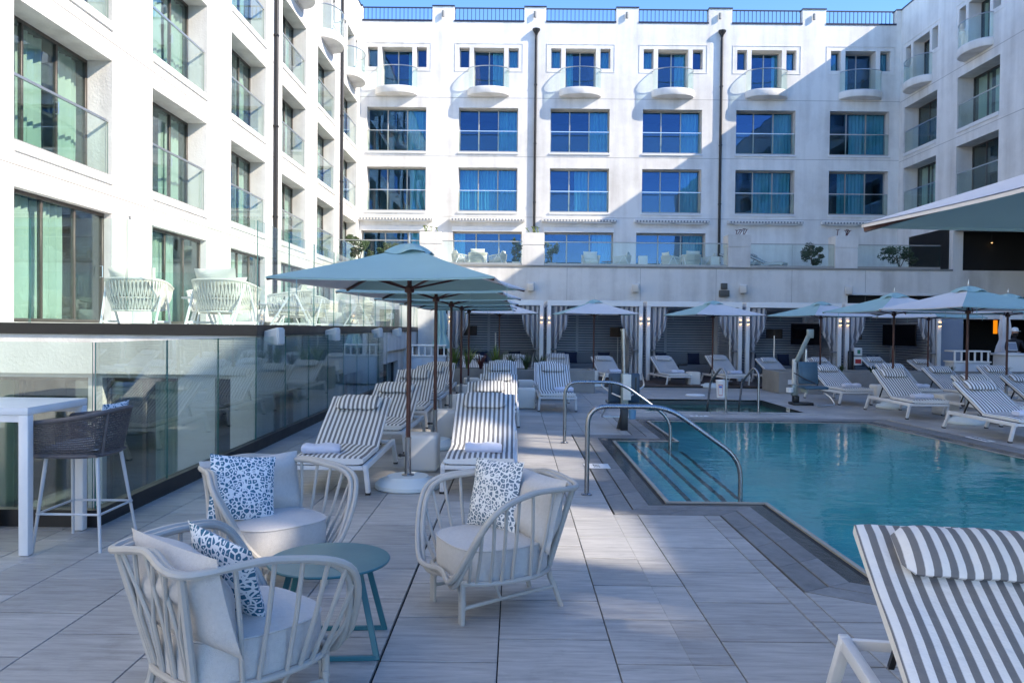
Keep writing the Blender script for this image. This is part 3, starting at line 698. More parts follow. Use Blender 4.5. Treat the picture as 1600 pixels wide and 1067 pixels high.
MB().bx(14.8, 14.9, YT - .05, YT - .001, 0, 3.4).bx(14.9, 19.6, YT - .05, YT - .001, 3.302, 3.42).obj('door_surround', WHITE, bt)
PIERS = [(-3.85, .95), (.78, .95), (10.02, 1.0), (14.82, 1.0)]
for i, (X, w) in enumerate(PIERS):
    MB().bx(X - w / 2, X + w / 2, YT - .045, YT + .75, 4.502, 5.4).bx(X - w / 2 - .015, X + w / 2 + .015, YT - .06, YT + .76, 5.42, 5.95).bx(X - w / 2 + .01, X + w / 2 - .01, YT - .03, YT + .74, 5.4, 5.42).obj('pier', STUC, bt)
secs = [(-8.05, -4.35), (-3.35, .28), (1.28, 9.5), (10.54, 14.3), (15.34, 19.05)]
seclab = ['clear glass balustrade on the back terrace nearest the sunlit wing', 'clear glass balustrade on the back terrace in front of the first dining set', 'long clear glass balustrade on the back terrace between the two middle planter piers', 'clear glass balustrade on the back terrace in front of two striped loungers', 'clear glass balustrade on the back terrace at the shaded corner beside the dark opening']
for (a, b), lb in zip(secs, seclab):
    r = thing('glass_railing', lb, 'railing', (0, YT + .05, 4.5), 0, 'glass balustrades on the back terrace'); n_ = max(2, round((b - a) / 1.9))
    for k in range(n_): x0 = a + (b - a) * k / n_; glass_box(MB(), x0 + .006, x0 + (b - a) / n_ - .006, -.007, .007, .0, 1.03).obj('glass_panel', [GUARD, GEDGE], r)
    MB().bx(a, b, -.025, .025, 1.03, 1.075).obj('handrail', LFRAME, r); MB().bx(a, b, -.05, .05, -.0, .09).obj('base_channel', LFRAME, r)

# ------------------------------------------------------------------ left terrace, light well, railing
lt = thing('terrace', 'raised sunlit terrace with black slab edge in front of the sunlit wing', 'terrace')
MB().bx(-8.098, -3.6, 10.95, 31.4, 1.5, 1.64).obj('slab', WHITE, lt)
MB().bx(-12, -3.57, 10.92, 10.948, 1.505, 1.66).bx(-3.598, -3.57, 10.948, 31.42, 1.505, 1.66).obj('slab_edge', BLACK, lt)
MB().bx(-8.098, -3.601, 10.951, 11.12, .96, 1.499).bx(-3.8, -3.601, 11.12, 31.35, .96, 1.499).obj('fascia_beam', STUC, lt)
for y in (10.96, 16.2, 21.2, 26.2, 31.0): MB().bx(-3.95, -3.61, y, y + .35, -1.5, .959).obj('column', STUC, lt)
MB().bx(-12, -3.63, 6.47, 31.4, -1.6, -1.5).obj('well_floor', FLOORC, lt)
wl_ = MB(); st0 = len(wl_.v); wall_cells(wl_, -8.09, -3.7, -1.5, .96, [(-8.04, -5.98, -1.49, .9, .12), (-5.78, -4.72, -1.49, .9, .12), (-4.2, -3.72, -1.49, .9, .12)]); wl_.xf(Matrix.Translation((0, 11.05, 0)), st0); wl_.obj('lower_wall', STUC, lt)
for a, b in ((-8.04, -5.98), (-5.78, -4.72)):
    o = window(lt, a, 11.17, -1.49, b - a, 2.39, 2, [(0, .22)] if a < -7 else [(.55, 1)], BRONZE, PANE, CURT)
wl_ = MB(); st0 = len(wl_.v); SO = [(12.1, 13.7), (17.0, 19.2), (22.2, 25.0), (27.5, 30.0)]; wall_cells(wl_, 11.35, 31.0, -1.5, .955, [(a, b, -1.49, .6, .14) for a, b in SO]); wl_.xf(Matrix.Translation((-3.70, 0, 0)) @ Matrix.Rotation(R(90), 4, 'Z'), st0); wl_.obj('lower_side_wall', STUC, lt)
for a, b in SO:
    o = window(lt, 0, 0, -1.49, b - a, 2.09, 2, [(.55, 1)], BRONZE, PANE, CURT); o.location = (-3.84, a, -1.49); o.rotation_euler = (0, 0, R(90))
tr = thing('glass_railing', 'frameless glass railing on the raised terrace edge with green tinted edges', 'railing', (0, 0, 1.66))
xs = [-12, -10.2, -8.4, -6.75, -5.4, -5.05, -3.62]
for a, b in zip(xs[:-1], xs[1:]): glass_box(MB(), a + .008, b - .008, 10.955, 10.969, 0, 1.45).obj('glass_panel', [GUARD, GEDGE], tr)
y = 10.98
while y < 31: glass_box(MB(), -3.6, -3.586, y + .008, y + 1.55 - .008, 0, 1.45).obj('glass_panel', [GUARD, GEDGE], tr); y += 1.55
for k, y in enumerate((17.0, 21.85, 26.7)):
    r = thing('glass_partition', ['low clear glass partition nearest the camera on the raised terrace', 'low clear glass partition between the middle rooms on the raised terrace', 'low clear glass partition furthest along the raised terrace'][k], 'partition', (0, y - .4, 1.642), 0, 'glass partitions on the raised terrace')
    glass_box(MB(), -8.05, -5.6, -.007, .007, .02, 1.1).obj('glass_panel', [GUARD, GEDGE], r); MB().bx(-8.05, -5.6, -.02, .02, 0, .03).obj('base_channel', LFRAME, r)
pr = thing('glass_railing', 'clear glass pool railing with black base channel beside the striped loungers', 'railing')
YE = 6.42 + 1.335 * 11
MB().bx(-3.465, -3.375, 6.375, YE, .001, .14).bx(-12, -3.465, 6.375, 6.465, .001, .14).obj('base_channel', BLACK, pr)
for k in range(11): y = 6.42 + 1.335 * k; glass_box(MB(), -3.427, -3.413, y + .007, y + 1.335 - .007, .12, 1.5).obj('glass_panel', [RAILGLASS, GEDGE], pr)
for k in range(5): x = -3.43 - 1.5 * k; glass_box(MB(), x - 1.493, x - .007, 6.413, 6.427, .12, 1.5).obj('glass_panel', [RAILGLASS, GEDGE], pr)

# ------------------------------------------------------------------ striped loungers
def lounger_proto(ANG=27):
    r = thing('sun_lounger', 'x', 'sun lounger', (0, 0, 0), 0, 'striped sun loungers')
    W = .345
    f = MB()
    for s in (-1, 1): f.bar((s * .355, .02, .285), (s * .355, 1.83, .285), .04, .06)
    for y in (.03, .9, 1.79): f.bar((-.335, y, .285), (.335, y, .285), .035, .045)
    f.obj('frame', LWHITE, r, bevel=.007)
    for s in (-1, 1):
        MB().bar((s * .357, .06, .31), (s * .372, .14, .022), .05, .045, 0, (1, 0, 0)).obj('leg', LWHITE, r, bevel=.007)
        MB().bar((s * .357, 1.77, .31), (s * .372, 1.93, .022), .05, .045, 0, (1, 0, 0)).obj('leg', LWHITE, r, bevel=.007)
        for y in (.14, 1.93): MB().bx(s * .372 - .024, s * .372 + .024, y - .026, y + .026, .0, .024).obj('foot_cap', BLACK, r)
    MB().bx(-.32, .32, .04, .9, .292, .302).obj('sling', BLACK, r)
    A = R(ANG); d = Vector((0, math.cos(A), math.sin(A))); nrm = Vector((0, -math.sin(A), math.cos(A))); H = Vector((0, .88, .315))
    b = MB(); b.bar(H + d * .5 + nrm * -.012 + Vector((-.32, 0, 0)), H + d * .5 + nrm * -.012 + Vector((.32, 0, 0)), .02, .02)
    for s in (-1, 1): b.bar(H + Vector((s * .3, 0, 0)) - nrm * .01, H + d * .98 + Vector((s * .3, 0, 0)) - nrm * .01, .03, .02); b.bar((s * .25, 1.55, .29), H + d * .55 + Vector((s * .25, 0, 0)), .02, .02)
    b.obj('back_support', BLACK, r)
    T = .085
    def cushion(o, dr, nr, L, name, top):
        mb = MB(); nu, nv = 14, 14
        def fn(a, b_, side):
            u = 2 * a - 1; ed = min(1, (1 - abs(u)) * 9, b_ * L / .045 + .12, (1 - b_) * L / .045 + .12)
            q = max(0, 1 - (1 - max(0, ed)) ** 2) ** .5
            puff = .010 * math.sin(9 * b_ + 2 * u) * .5 + .006 * math.cos(5 * u)
            p = o + dr * (b_ * L) + Vector((u * W, 0, 0)) + nr * (T / 2 + side * (T / 2) * (.45 + .55 * q) + (puff if side > 0 else 0))
            return tuple(p)
        def lattice(side): return lambda a, b_: fn(a, b_, side)
        mb.grid(lattice(1), nu, nv); mb.grid(lambda a, b_: fn(1 - a, b_, -1), nu, nv)
        rim = lambda t: (t * 4, 0) if t < .25 else (1, (t - .25) * 4) if t < .5 else (1 - (t - .5) * 4, 1) if t < .75 else (0, 1 - (t - .75) * 4)
        mb.grid(lambda a, b_: fn(*rim(a % 1), -1 + 2 * b_), 48, 1, 1)
        for k in range(len(mb.m)):
            pass
        return mb.obj(name, [STRIPE, PIPING if name == 'back_cushion' or name == 'seat_cushion' else STRIPE], r, smooth=True)
    cushion(Vector((0, -.01, .308)), Vector((0, 1, 0)), Vector((0, 0, 1)), .90, 'seat_cushion', 0)
    cushion(H - Vector((0, .02, .004)), d, nrm, 1.0, 'back_cushion', 0)
    # head roll strapped to the top of the back
    mb = MB(); c = H + d * .775 + nrm * (T + .045)
    def roll(a, b_):
        t = 2 * PI * a; u = 2 * b_ - 1; k = max(0, 1 - abs(u) ** 8) ** .5
        p = c + Vector((u * .25, 0, 0)) + d * (.14 * math.cos(t) * (.6 + .4 * k)) + nrm * (.047 * math.sin(t) * k + .004 * math.sin(9 * u))
        return tuple(p)
    mb.grid(roll, 16, 12, closed_u=True); mb.obj('head_pillow', STRIPE, r, smooth=True)
    mb = MB(); 
    for x in (-.15, .15): mb.bar(c + Vector((x, 0, 0)) + d * .12 + nrm * -.03, H + d * .955 + nrm * (T + .003) + Vector((x, 0, 0)), .03, .006)
    mb.obj('pillow_strap', STRIPE, r)
    return r
LG = lounger_proto(); LGV = [LG, lounger_proto(30), lounger_proto(25)]; VN = [0]
def towel_mesh(n_):
    mb = MB(); rnd = random.Random(n_)
    def fn(a, b):
        t = 2 * PI * a; u = 2 * b - 1; k = max(0.02, 1 - abs(u) ** 10) ** .5
        cx_, sx_ = math.cos(t), math.sin(t); e = .55
        x = .11 * math.copysign(abs(cx_) ** e, cx_) * (.85 + .15 * k); z = .042 * math.copysign(abs(sx_) ** e, sx_) * (.6 + .4 * k)
        return (u * .185, x + .006 * math.sin(7 * u + n_), .042 + z + .006 * math.sin(5 * u + 2 * n_) * (z > 0))
    mb.grid(fn, 20, 14, closed_u=True)
    mb.add([fn(i / 20, 0) for i in range(20)], [tuple(range(20))]); mb.add([fn(i / 20, 1) for i in range(20)], [tuple(range(20))[::-1]])
    mb.bx(-.184, .184, -.1, .09, .004, .008)
    return mb.mesh('towel', TOWEL, smooth=True)
TW = [towel_mesh(i) for i in range(3)]
def towel(x, y, z, rz, label): return tag(link('towel', random.choice(TW), None, (x, y, z), rz), label, 'towel', 'folded pool towels')
first = [True]
def lounger(x, y0, rz, label, tow=None, towlab=None):
    VN[0] += 1; v = LGV[(VN[0] - 1) % 3]
    if VN[0] <= 3: o = v; o.location = (x, y0, 0); o.rotation_euler = (0, 0, rz); o['label'] = label
    else: o = dup(v if x != 1.574 else LG, (x, y0, 0), rz, label)
    if tow:
        c, s = math.cos(rz), math.sin(rz); towel(x + c * tow[0] - s * tow[1], y0 + s * tow[0] + c * tow[1], .396, rz + (tow[2] if len(tow) > 2 else 0), towlab)
    return o
ordn = ['nearest the camera', 'second from the camera', 'third from the camera', 'fourth from the camera', 'furthest from the camera']
LY = [7.6, 10.2, 12.75, 15.2, 17.6]
for k in range(5):
    lounger(-1.80, LY[k], R(-1.5 * (k % 2)), 'striped lounger %s in the row along the glass pool railing' % ordn[k], (-.12, .26, .12) if k == 0 else None, 'folded white towel on the nearest lounger of the row along the railing')
    lounger(-.34 + .04 * (k > 1), LY[k] + (.1 if k == 0 else .12 * k), R(1.2 * (k % 2)), 'striped lounger %s in the row between umbrella poles and pool' % ordn[k], (.03, .34) if k == 0 else None, 'folded white towel on the nearest lounger of the row on the pool side')
lounger(.86, 15.6, R(1), 'lone striped lounger facing the camera beyond the near pool handrail', (.14, .3), 'folded white towel on the lone lounger beyond the pool handrail')
lounger(.8, 18.2, R(-1), 'striped lounger half hidden behind the lone lounger in front of the planter')
TL = {}
RL = [(7.86, 11.8, 1, 'striped lounger nearest the camera at the right hand pool edge', 1), (7.84, 14.9, 0, 'striped lounger in the middle of three at the right hand pool edge', 1), (7.72, 17.75, 4, 'striped lounger beside the pool lift at the right hand pool edge', 1),
      (8.98, 13.85, 2, 'striped lounger tucked behind the nearest lounger of the pool edge row', 0), (9.3, 17.8, 3, 'striped lounger with towel behind the umbrella pole in the second row by the pool', 1),
      (10.3, 14.5, 0, 'striped lounger with towel at the right edge of the view behind the pool edge row', 1), (10.2, 17.3, 3, 'striped lounger in front of the long planter between second and third umbrella', 0), (11.45, 17.3, 1, 'striped lounger in front of the white bar counter', 0), (12.3, 14.2, 0, 'striped lounger furthest out to the right beyond the bar counter view', 0)]
for q_, s_ in zip(RL, ('nearest lounger at the right hand pool edge', 'middle lounger of three at the right hand pool edge', 'lounger beside the further pool lift', '', 'second row lounger behind the umbrella pole', 'lounger at the right edge of the view')): TL[q_[3]] = s_
for x, y, a, lb, t in RL[:8]: lounger(x, y, R(a), lb, (-.02, .28) if t else None, 'folded white towel on the ' + TL.get(lb, 'lounger'))
CABW = 3.14; CX0 = .98; YC = 25.0
cabn = ['first', 'second', 'third', 'fourth', 'fifth']
cpos = [(-1.30, 0), (-.02, 0), (1.33, 0), (2.98, 1), (4.72, 1), (6.42, 1), (8.0, 0), (9.55, 0), (11.25, 0), (12.72, 0)]
for k, (x, t) in enumerate(cpos):
    lounger(x + (.1 if k > 3 else 0), 23.0, R(9 if k > 2 else 0), 'striped lounger at the %s side of the %s cabana from the sunlit wing' % (('near', 'far')[k % 2], cabn[k // 2]), (.0, .25) if t else None, 'folded white towel on the %s side lounger of the %s cabana' % (('near', 'far')[k % 2], cabn[k // 2]))
lounger(1.574, 1.62, R(-9), 'large striped lounger at the bottom right corner with its head pillow towards the pool').scale = (1.12, 1, 1)

# ------------------------------------------------------------------ side cubes
cube_me = MB().bx(-.19, .19, -.19, .19, 0, .42).mesh('side_cube', CUBEM, bevel=.045, seg=4)
def cube(x, y, rz, label): return tag(link('side_table', cube_me, None, (x, y, 0), rz), label, 'side table', 'off white cube side tables')
for k, y in enumerate((9.15, 11.9, 14.5, 17.1, 19.5)): cube(-1.06, y, R(2 * k), 'off-white cube side table %s between the two lounger rows' % ordn[k])
cube(.24, 16.35, 0, 'off-white cube side table beside the lone lounger on the pool side')
cube(.27, 18.9, R(4), 'off-white cube side table behind the other cube beside the lone lounger')
cube(2.3, 23.6, 0, 'off-white cube side table between the loungers of the second cabana')
cube(5.3, 23.5, 0, 'off-white cube side table beside the umbrella of the third cabana')
cube(8.72, 16.0, R(8), 'off-white cube side table behind the middle pool edge lounger')
cube(8.6, 18.6, R(3), 'off-white cube side table behind the pool edge lounger by the lift')

# ------------------------------------------------------------------ umbrellas
def umbrella_proto():
    r = thing('umbrella', 'x', 'umbrella', (0, 0, 0), 0, 'square pool umbrellas'); S = 1.06; ZR_, ZA = 2.10, 2.47
    MB().lathe([(.32, 0), (.335, .012), (.335, .05), (.30, .085), (.23, .1), (.21, .125), (.10, .128), (0, .128)], 36).obj('base', BASEM, r, smooth=True)
    sl = MB().lathe([(.065, .128), (.065, .14), (.034, .146), (.03, .50), (.034, .5), (.034, .52)], 16).obj('sleeve', STEEL, r, smooth=True)
    MB().tube([(-.03, -.0, .33), (-.075, 0, .33)], .012, 8).lathe([(.0, -.012), (.022, 0), (.022, .02), (0, .03)], 10, (-.085, 0, .32)).obj('knob', BLACK, sl, smooth=True)
    MB().tube([(0, 0, .5), (0, 0, 2.44)], .024, 12).obj('pole', WOOD, r, smooth=True)
    MB().lathe([(.026, 2.0), (.05, 2.01), (.05, 2.06), (.026, 2.08)], 14).lathe([(.026, 2.36), (.06, 2.37), (.06, 2.42), (.02, 2.44)], 14).obj('hub', WOOD, r, smooth=True)
    MB().lathe([(.012, 2.47), (.008, 2.52), (.014, 2.54), (.004, 2.62), (0, 2.63)], 10).obj('finial', RAILS, r, smooth=True)
    cs = [(-S, -S), (S, -S), (S, S), (-S, S)]
    for i in range(4):
        a, b = Vector((*cs[i], ZR_)), Vector((*cs[(i + 1) % 4], ZR_)); ap = Vector((0, 0, ZA))
        def fn(u, v, thick=0):
            lo = a.lerp(b, u); p = lo.lerp(ap, v * .93)
            sag = -.03 * math.sin(PI * u) * (1 - v) - .05 * math.sin(PI * u) * math.sin(PI * v) - .02 * math.sin(PI * v)
            inw = Vector((-lo.x, -lo.y, 0)).normalized() * (.05 * math.sin(PI * u) * (1 - v))
            return tuple(p + Vector((0, 0, sag * .6 - thick)) + inw)
        mb = MB(); mb.grid(fn, 14, 8)
        mb.grid(lambda u, v: fn(1 - u, v, .004), 14, 8)
        mb.grid(lambda u, v: tuple(Vector(fn(u, 0)) - Vector((0, 0, .004 + v * .012))), 14, 1)     # hem
        mb.obj('canopy_panel', CANT if i % 2 == 0 else CANW, r, smooth=True)
        d = Vector((cs[i][0], cs[i][1], ZR_)); MB().bar(ap * .98 + Vector((0, 0, .0)) - Vector((0, 0, .035)), d * .992 - Vector((0, 0, .022)) + Vector((0, 0, .017)), .02, .026).obj('rib', WOOD, r)
        MB().bar((0, 0, 2.04), d * .55 + Vector((0, 0, ZA * .45 - .045)), .016, .02).obj('strut', WOOD, r)
    mb = MB(); q = .21
    def vent(u, v):
        t = 2 * PI * u; k = 1 - v; ax = max(abs(math.cos(t)), abs(math.sin(t)))
        return (q * k * math.cos(t) / ax, q * k * math.sin(t) / ax, ZA + .035 - .1 * k * k + .022 * math.sin(4 * t) * k)
    mb.grid(vent, 32, 5, closed_u=True); mb.obj('vent', CANT, r, smooth=True)
    for i, (sx, sy) in enumerate(((-.72, -1), (.4, 1), (1, -.3))):
        MB().bar((sx * S, sy * S * .99, ZR_ - .02), (sx * S * 1.0, sy * S * .99, ZR_ - .16), .012, .004, 0, (1, 0, 0)).obj('tie_strap', CANT, r)
    return r
UM = umbrella_proto(); fu = [True]
def umbrella(x, y, rz, label):
    if fu[0]: UM.location = (x, y, 0); UM.rotation_euler = (0, 0, rz); UM['label'] = label; fu[0] = False; return UM
    return dup(UM, (x, y, 0), rz, label)
for k, y in enumerate((8.12, 10.85, 13.45, 16.05, 18.6)): umbrella(-1.09, y, R(-8 + 1.5 * k), 'square seafoam umbrella %s in the row between the loungers' % ordn[k])
umbrella(2.50, 2.25, R(0), 'large canopy corner overhanging the top right with its pole out of view')
umbrella(8.25, 14.45, R(12), 'white and seafoam umbrella nearest the pool in the right hand row')
umbrella(8.22, 17.2, R(100), 'white and seafoam umbrella second from the camera in the right hand row')
umbrella(10.62, 17.1, R(16), 'white umbrella at the right edge in front of the bar counter')
umbrella(-.47, 23.6, R(94), 'white umbrella in front of the first cabana from the sunlit wing')
umbrella(2.28, 22.9, R(96), 'white umbrella in front of the second cabana')
umbrella(5.72, 22.9, R(104), 'white umbrella in front of the third cabana')
umbrella(8.72, 22.6, R(108), 'white umbrella in front of the fourth cabana')
umbrella(12.0, 23.0, R(25), 'flat looking umbrella in front of the fifth cabana')

# ------------------------------------------------------------------ cane lounge chairs
RIM = [(0, -.36, .758), (.27, -.362, .72), (.38, -.021, .728), (.46, .265, .632), (.257, .385, .257), (0, .343, .233)]
def rim_at(t, sgn=1):
    t = max(0, min(5, t)); g = lambda j: Vector(RIM[j]) if 0 <= j < 6 else (Vector((-RIM[1][0], RIM[1][1], RIM[1][2])) if j < 0 else Vector((-RIM[4][0], RIM[4][1], RIM[4][2])))
    i = min(4, int(t)); f_ = t - i; p0, p1, p2, p3 = g(i - 1), g(i), g(i + 1), g(i + 2)
    p = .5 * ((2 * p1) + (p2 - p0) * f_ + (2 * p0 - 5 * p1 + 4 * p2 - p3) * f_ * f_ + (-p0 + 3 * p1 - 3 * p2 + p3) * f_ ** 3)
    return Vector((p.x * sgn, p.y, p.z))
RING = spline([(0, -.285, .235), (.17, -.262, .235), (.285, -.12, .235), (.315, .06, .235), (.285, .24, .235), (.2, .335, .235), (0, .352, .235), (-.2, .335, .235), (-.285, .24, .235), (-.315, .06, .235), (-.285, -.12, .235), (-.17, -.262, .235)], 6, True)
def ring_at(y, sgn, xm=0):
    c = [p for p in RING if p.x * sgn > .02]; return min(c, key=lambda p: abs(p.y - y)).copy()
def chair_proto():
    r = thing('lounge_chair', 'x', 'armchair', (0, 0, 0), 0, 'cane lounge chairs round the teal table')
    full = [rim_at(i * .125, 1) for i in range(0, 41)]; full += [rim_at(i * .125, -1) for i in range(39, 0, -1)]
    n_ = len(full); cen = Vector((0, 0, .5)); o1, o2 = [], []
    for p in full:
        rd = Vector((p.x, p.y, 0)).normalized(); w = Vector((rd.x, rd.y, .2)) * .0165
        low = max(0, min(1, (p.z - .25) / .3)); w = Vector((rd.x * .0165, rd.y * .0165, .004 + .014 * (1 - low)))
        o1.append(p + w); o2.append(p - w)
    MB().tube(o1, .0165, 8, True).tube(o2, .0165, 8, True).obj('rim_tube', RATTAN, r, smooth=True)
    MB().tube(RING, .015, 8, True).obj('base_ring', RATTAN, r, smooth=True)
    for s in (-1, 1):
        for t, y in ((1.55, -.13), (1.95, -.05), (2.28, .045), (2.6, .13), (2.9, .20), (3.2, .26), (3.5, .30)):
            a = rim_at(t, s); b = ring_at(y, s); MB().tube([a, a.lerp(b, .5) + Vector((s * .01, 0, 0)), b], .0105, 7).obj('spindle', RATTAN, r, smooth=True)
        a = rim_at(.98, s); b = Vector((s * .165, -.26, .235)); ft = Vector((s * .198, -.283 - .05, .0))
        MB().tube([a, b, b + Vector((0, -.012, -.06)), Vector((s * .19, -.29, .12)), ft], [.018, .018, .018, .017, .016], 8).obj('leg', RATTAN, r, smooth=True)
        fx = Vector((s * .225, .321, 0))
        m_ = MB().tube([fx, fx + Vector((0, 0, .22)), fx + Vector((0, .004, .235))], .0165, 8).tube([fx + Vector((-s * .03, -.0, .0)), fx + Vector((-s * .03, 0, .15)), fx + Vector((-s * .06, .0, .2)), fx + Vector((-s * .12, .02, .222))], .012, 8)
        m_.tube([fx + Vector((0, 0, .105)), fx + Vector((0, 0, .135))], .0195, 10).obj('leg', RATTAN, r, smooth=True)
        MB().tube([fx + Vector((0, 0, .09)), Vector((s * .21, .0, .115)), Vector((s * .19, -.29, .125))], .0115, 7).tube([Vector((s * .215, .08, .11)), Vector((s * .25, .14, .22))], .009, 6).obj('stretcher', RATTAN, r, smooth=True)
    for x in (-.19, -.065, .065, .19):          # branching lattice of the back
        b = Vector((x * .72, -.283 + abs(x) * .12, .235))
        for sg in (-1, 1):
            top = rim_at(min(.97, abs(x + sg * .10) / .27), 1 if x + sg * .10 > 0 else -1); mid = Vector((b.x * 1.2 + sg * .012, -.318, .46))
            MB().tube([b + Vector((sg * .008, 0, 0)), mid, mid.lerp(top, .12), top], .0098, 7).obj('lattice_cane', RATTAN, r, smooth=True)
    mb = MB()
    def seat(a, b_):
        t = 2 * PI * a; k = math.sin(PI * b_) ** .55 if 0 < b_ < 1 else 0; cx_, sx_ = math.cos(t), math.sin(t)
        ex = .62; X = .30 * math.copysign(abs(cx_) ** ex, cx_); Y = .03 + .305 * math.copysign(abs(sx_) ** ex, sx_)
        if Y < 0: X *= 1 + Y * .55
        z = .335 - .088 * math.cos(PI * b_) ; z += (.02 * (1 - (X / .33) ** 2)) * (b_ > .5) 
        e = abs(2 * b_ - 1); k = max(0, 1 - e ** 6) ** .5 if e > .5 else 1
        kk = 1.0 if .12 < b_ < .88 else k
        s_ = min(b_, 1 - b_) / .2; s_ = min(1, s_); rr = s_ ** .5 if b_ > .5 else s_ ** .5
        hz = .245 if b_ <= .5 else .415; 
        zz = .245 + .17 * min(1, max(0, (b_ - .2) / .6)); zz += .028 * (1 - rr * rr) * (b_ > .8) * 1
        bul = .012 * math.sin(PI * min(1, max(0, (b_ - .2) / .6)))
        return (X * rr * (1 + bul), .03 + (Y - .03) * rr * (1 + bul), zz)
    mb.grid(seat, 40, 20, closed_u=True); mb.obj('seat_cushion', LINEN, r, smooth=True)
    mb = MB().tube([Vector(seat(i / 40, .79)) * 1.0 for i in range(40)], .006, 5, True); mb.obj('seat_piping', LINEN, r, smooth=True)
    p = pillow_mb(.70, .43, .22, 22, 22, .035, 3).obj('back_cushion', LINEN, r, smooth=True); p.location = (0, -.215, .57); p.rotation_euler = (R(15), 0, 0)
    return r
CH = chair_proto()
def face(o, x, y, ang): o.location = (x, y, 0); o.rotation_euler = (0, 0, R(ang - 90))
c1 = CH; face(c1, -.095, 4.712, 207.4); c1['label'] = 'cane lounge chair standing alone on the pool side of the teal table'
c2 = dup(CH, (0, 0, 0), 0, 'cane lounge chair behind the teal table with the vivid blue leopard pillow'); face(c2, -1.579, 5.094, -45)
c3 = dup(CH, (0, 0, 0), 0, 'cane lounge chair nearest the camera seen from behind'); face(c3, -1.2, 3.362, 50.2)
def throw(chair, lx, ly, lz, rx, ry, rz, m, label, seed):
    me = pillow_mb(.42, .42, .13, 16, 16, .012, seed).mesh('throw_pillow', m, smooth=True); o = link('throw_pillow', me)
    bpy.context.view_layer.update()
    M = Matrix.Translation(chair.location) @ chair.rotation_euler.to_matrix().to_4x4() @ Matrix.Translation((lx, ly, lz)) @ Matrix.Rotation(R(rz), 4, 'Z') @ Matrix.Rotation(R(rx), 4, 'X') @ Matrix.Rotation(R(ry), 4, 'Y')
    o.matrix_world = M; return tag(o, label, 'pillow', 'leopard print throw pillows')
throw(c1, .14, -.05, .63, 14, 3, 18, LEO2, 'grey blue leopard print pillow on the lounge chair on the pool side', 2)
throw(c2, .17, -.03, .62, 20, -8, -8, LEO, 'vivid blue leopard print pillow on the lounge chair behind the table', 5)
throw(c3, .0, -.02, .585, 20, 10, 4, LEO, 'leopard print pillow poking over the rim of the nearest lounge chair', 8)

# teal table
tb = thing('coffee_table', 'round teal metal side table between the three cane lounge chairs', 'table', (-.95, 4.07, 0), R(4))
MB().lathe([(0, .432), (.29, .432), (.31, .438), (.313, .445), (.308, .45), (0, .4505)], 48).obj('tabletop', TEAL, tb, smooth=True)
for s in (-1, 1):
    for x in (-1, 1): MB().bar((x * .17, s * .13, .432), (x * .27, s * .2, .0), .03, .02, 0, (0, 1, 0)).obj('leg', TEAL, tb, bevel=.003, seg=1)
    MB().bar((-.262, s * .199, .012), (.262, s * .199, .012), .022, .024).obj('foot_bar', TEAL, tb, bevel=.003, seg=1)

# ------------------------------------------------------------------ bar table and stool
bt_ = thing('bar_table', 'tall white square bar table at the left edge by the railing corner', 'table', (-3.82, 5.94, 0))
MB().bx(-.39, .39, -.39, .39, 1.0, 1.05).obj('tabletop', ALU, bt_, bevel=.006)
for k in range(7): MB().bx(-.389 + .1112 * k + .002, -.389 + .1112 * (k + 1) - .002, -.388, .388, 1.049, 1.055).obj('top_slat', ALU, bt_)
for x in (-.355, .355):
    for y in (-.355, .355): MB().bx(x - .034, x + .034, y - .034, y + .034, .004, 1.0).obj('leg', ALU, bt_, bevel=.005)
MB().bx(-.35, .35, -.375, -.335, .95, .999).bx(-.35, .35, .335, .375, .95, .999).obj('apron', ALU, bt_)
stl = thing('bar_stool', 'tall bar stool with charcoal woven back beside the white bar table', 'stool', (-3.22, 5.93, 0), R(90))
# local: front = +y (faces the table, world -x)
for x, y in ((-.17, .2), (.17, .2)): MB().tube([(x, y, .69), (x * 1.55, y * 1.25, 0)], [.015, .011], 8).obj('leg', GREYP, stl, smooth=True)
for x, y in ((-.17, -.17), (.17, -.17)): MB().tube([(x, y, .69), (x * 1.6, y * 1.45, 0)], [.015, .011], 8).obj('leg', GREYP, stl, smooth=True)
for a, b in (((-.235, .235), (.235, .235)), ((-.24, -.225), (.24, -.225)), ((-.237, .235), (-.243, -.225)), ((.237, .235), (.243, -.225))): MB().tube([(*a, .27), (*b, .27)], .009, 7).obj('footrest', GREYP, stl, smooth=True)
rimS = spline([(-.27, .27, .93), (-.29, .05, .955), (-.275, -.14, .985), (-.17, -.25, 1.01), (0, -.28, 1.02), (.17, -.25, 1.01), (.275, -.14, .985), (.29, .05, .955), (.27, .27, .93)], 6)
baseS = spline([(-.235, .25, .69), (-.245, .05, .69), (-.225, -.1, .69), (-.14, -.19, .69), (0, -.21, .69), (.14, -.19, .69), (.225, -.1, .69), (.245, .05, .69), (.235, .25, .69)], 6)
fr = MB().tube(rimS, .017, 8).tube(baseS, .016, 8).tube([(-.235, .25, .69), (.235, .25, .69)], .016, 8)
for i in (0, 18, 30, 48): fr.tube([rimS[i], baseS[i]], .014, 7)
fr.obj('back_frame', WICKER, stl, smooth=True)
wv = MB()
nst = 96
for k in range(nst):
    t = k / (nst - 1) * 48; i = min(47, int(t)); q = t - i; a, b = rimS[i].lerp(rimS[i + 1], q), baseS[i].lerp(baseS[i + 1], q); wv.bar(a, b, .005, .003)
for j in range(1, 17):
    pts = []
    for i in range(49): nrm_ = Vector((rimS[i].x, rimS[i].y, 0)).normalized(); pts.append(rimS[i].lerp(baseS[i], j / 17) + nrm_ * .004 * (1 if (i + j) % 2 else -1))
    wv.tube(pts, .0055, 4)
stuff(wv.obj('woven_back', WICKER, stl))
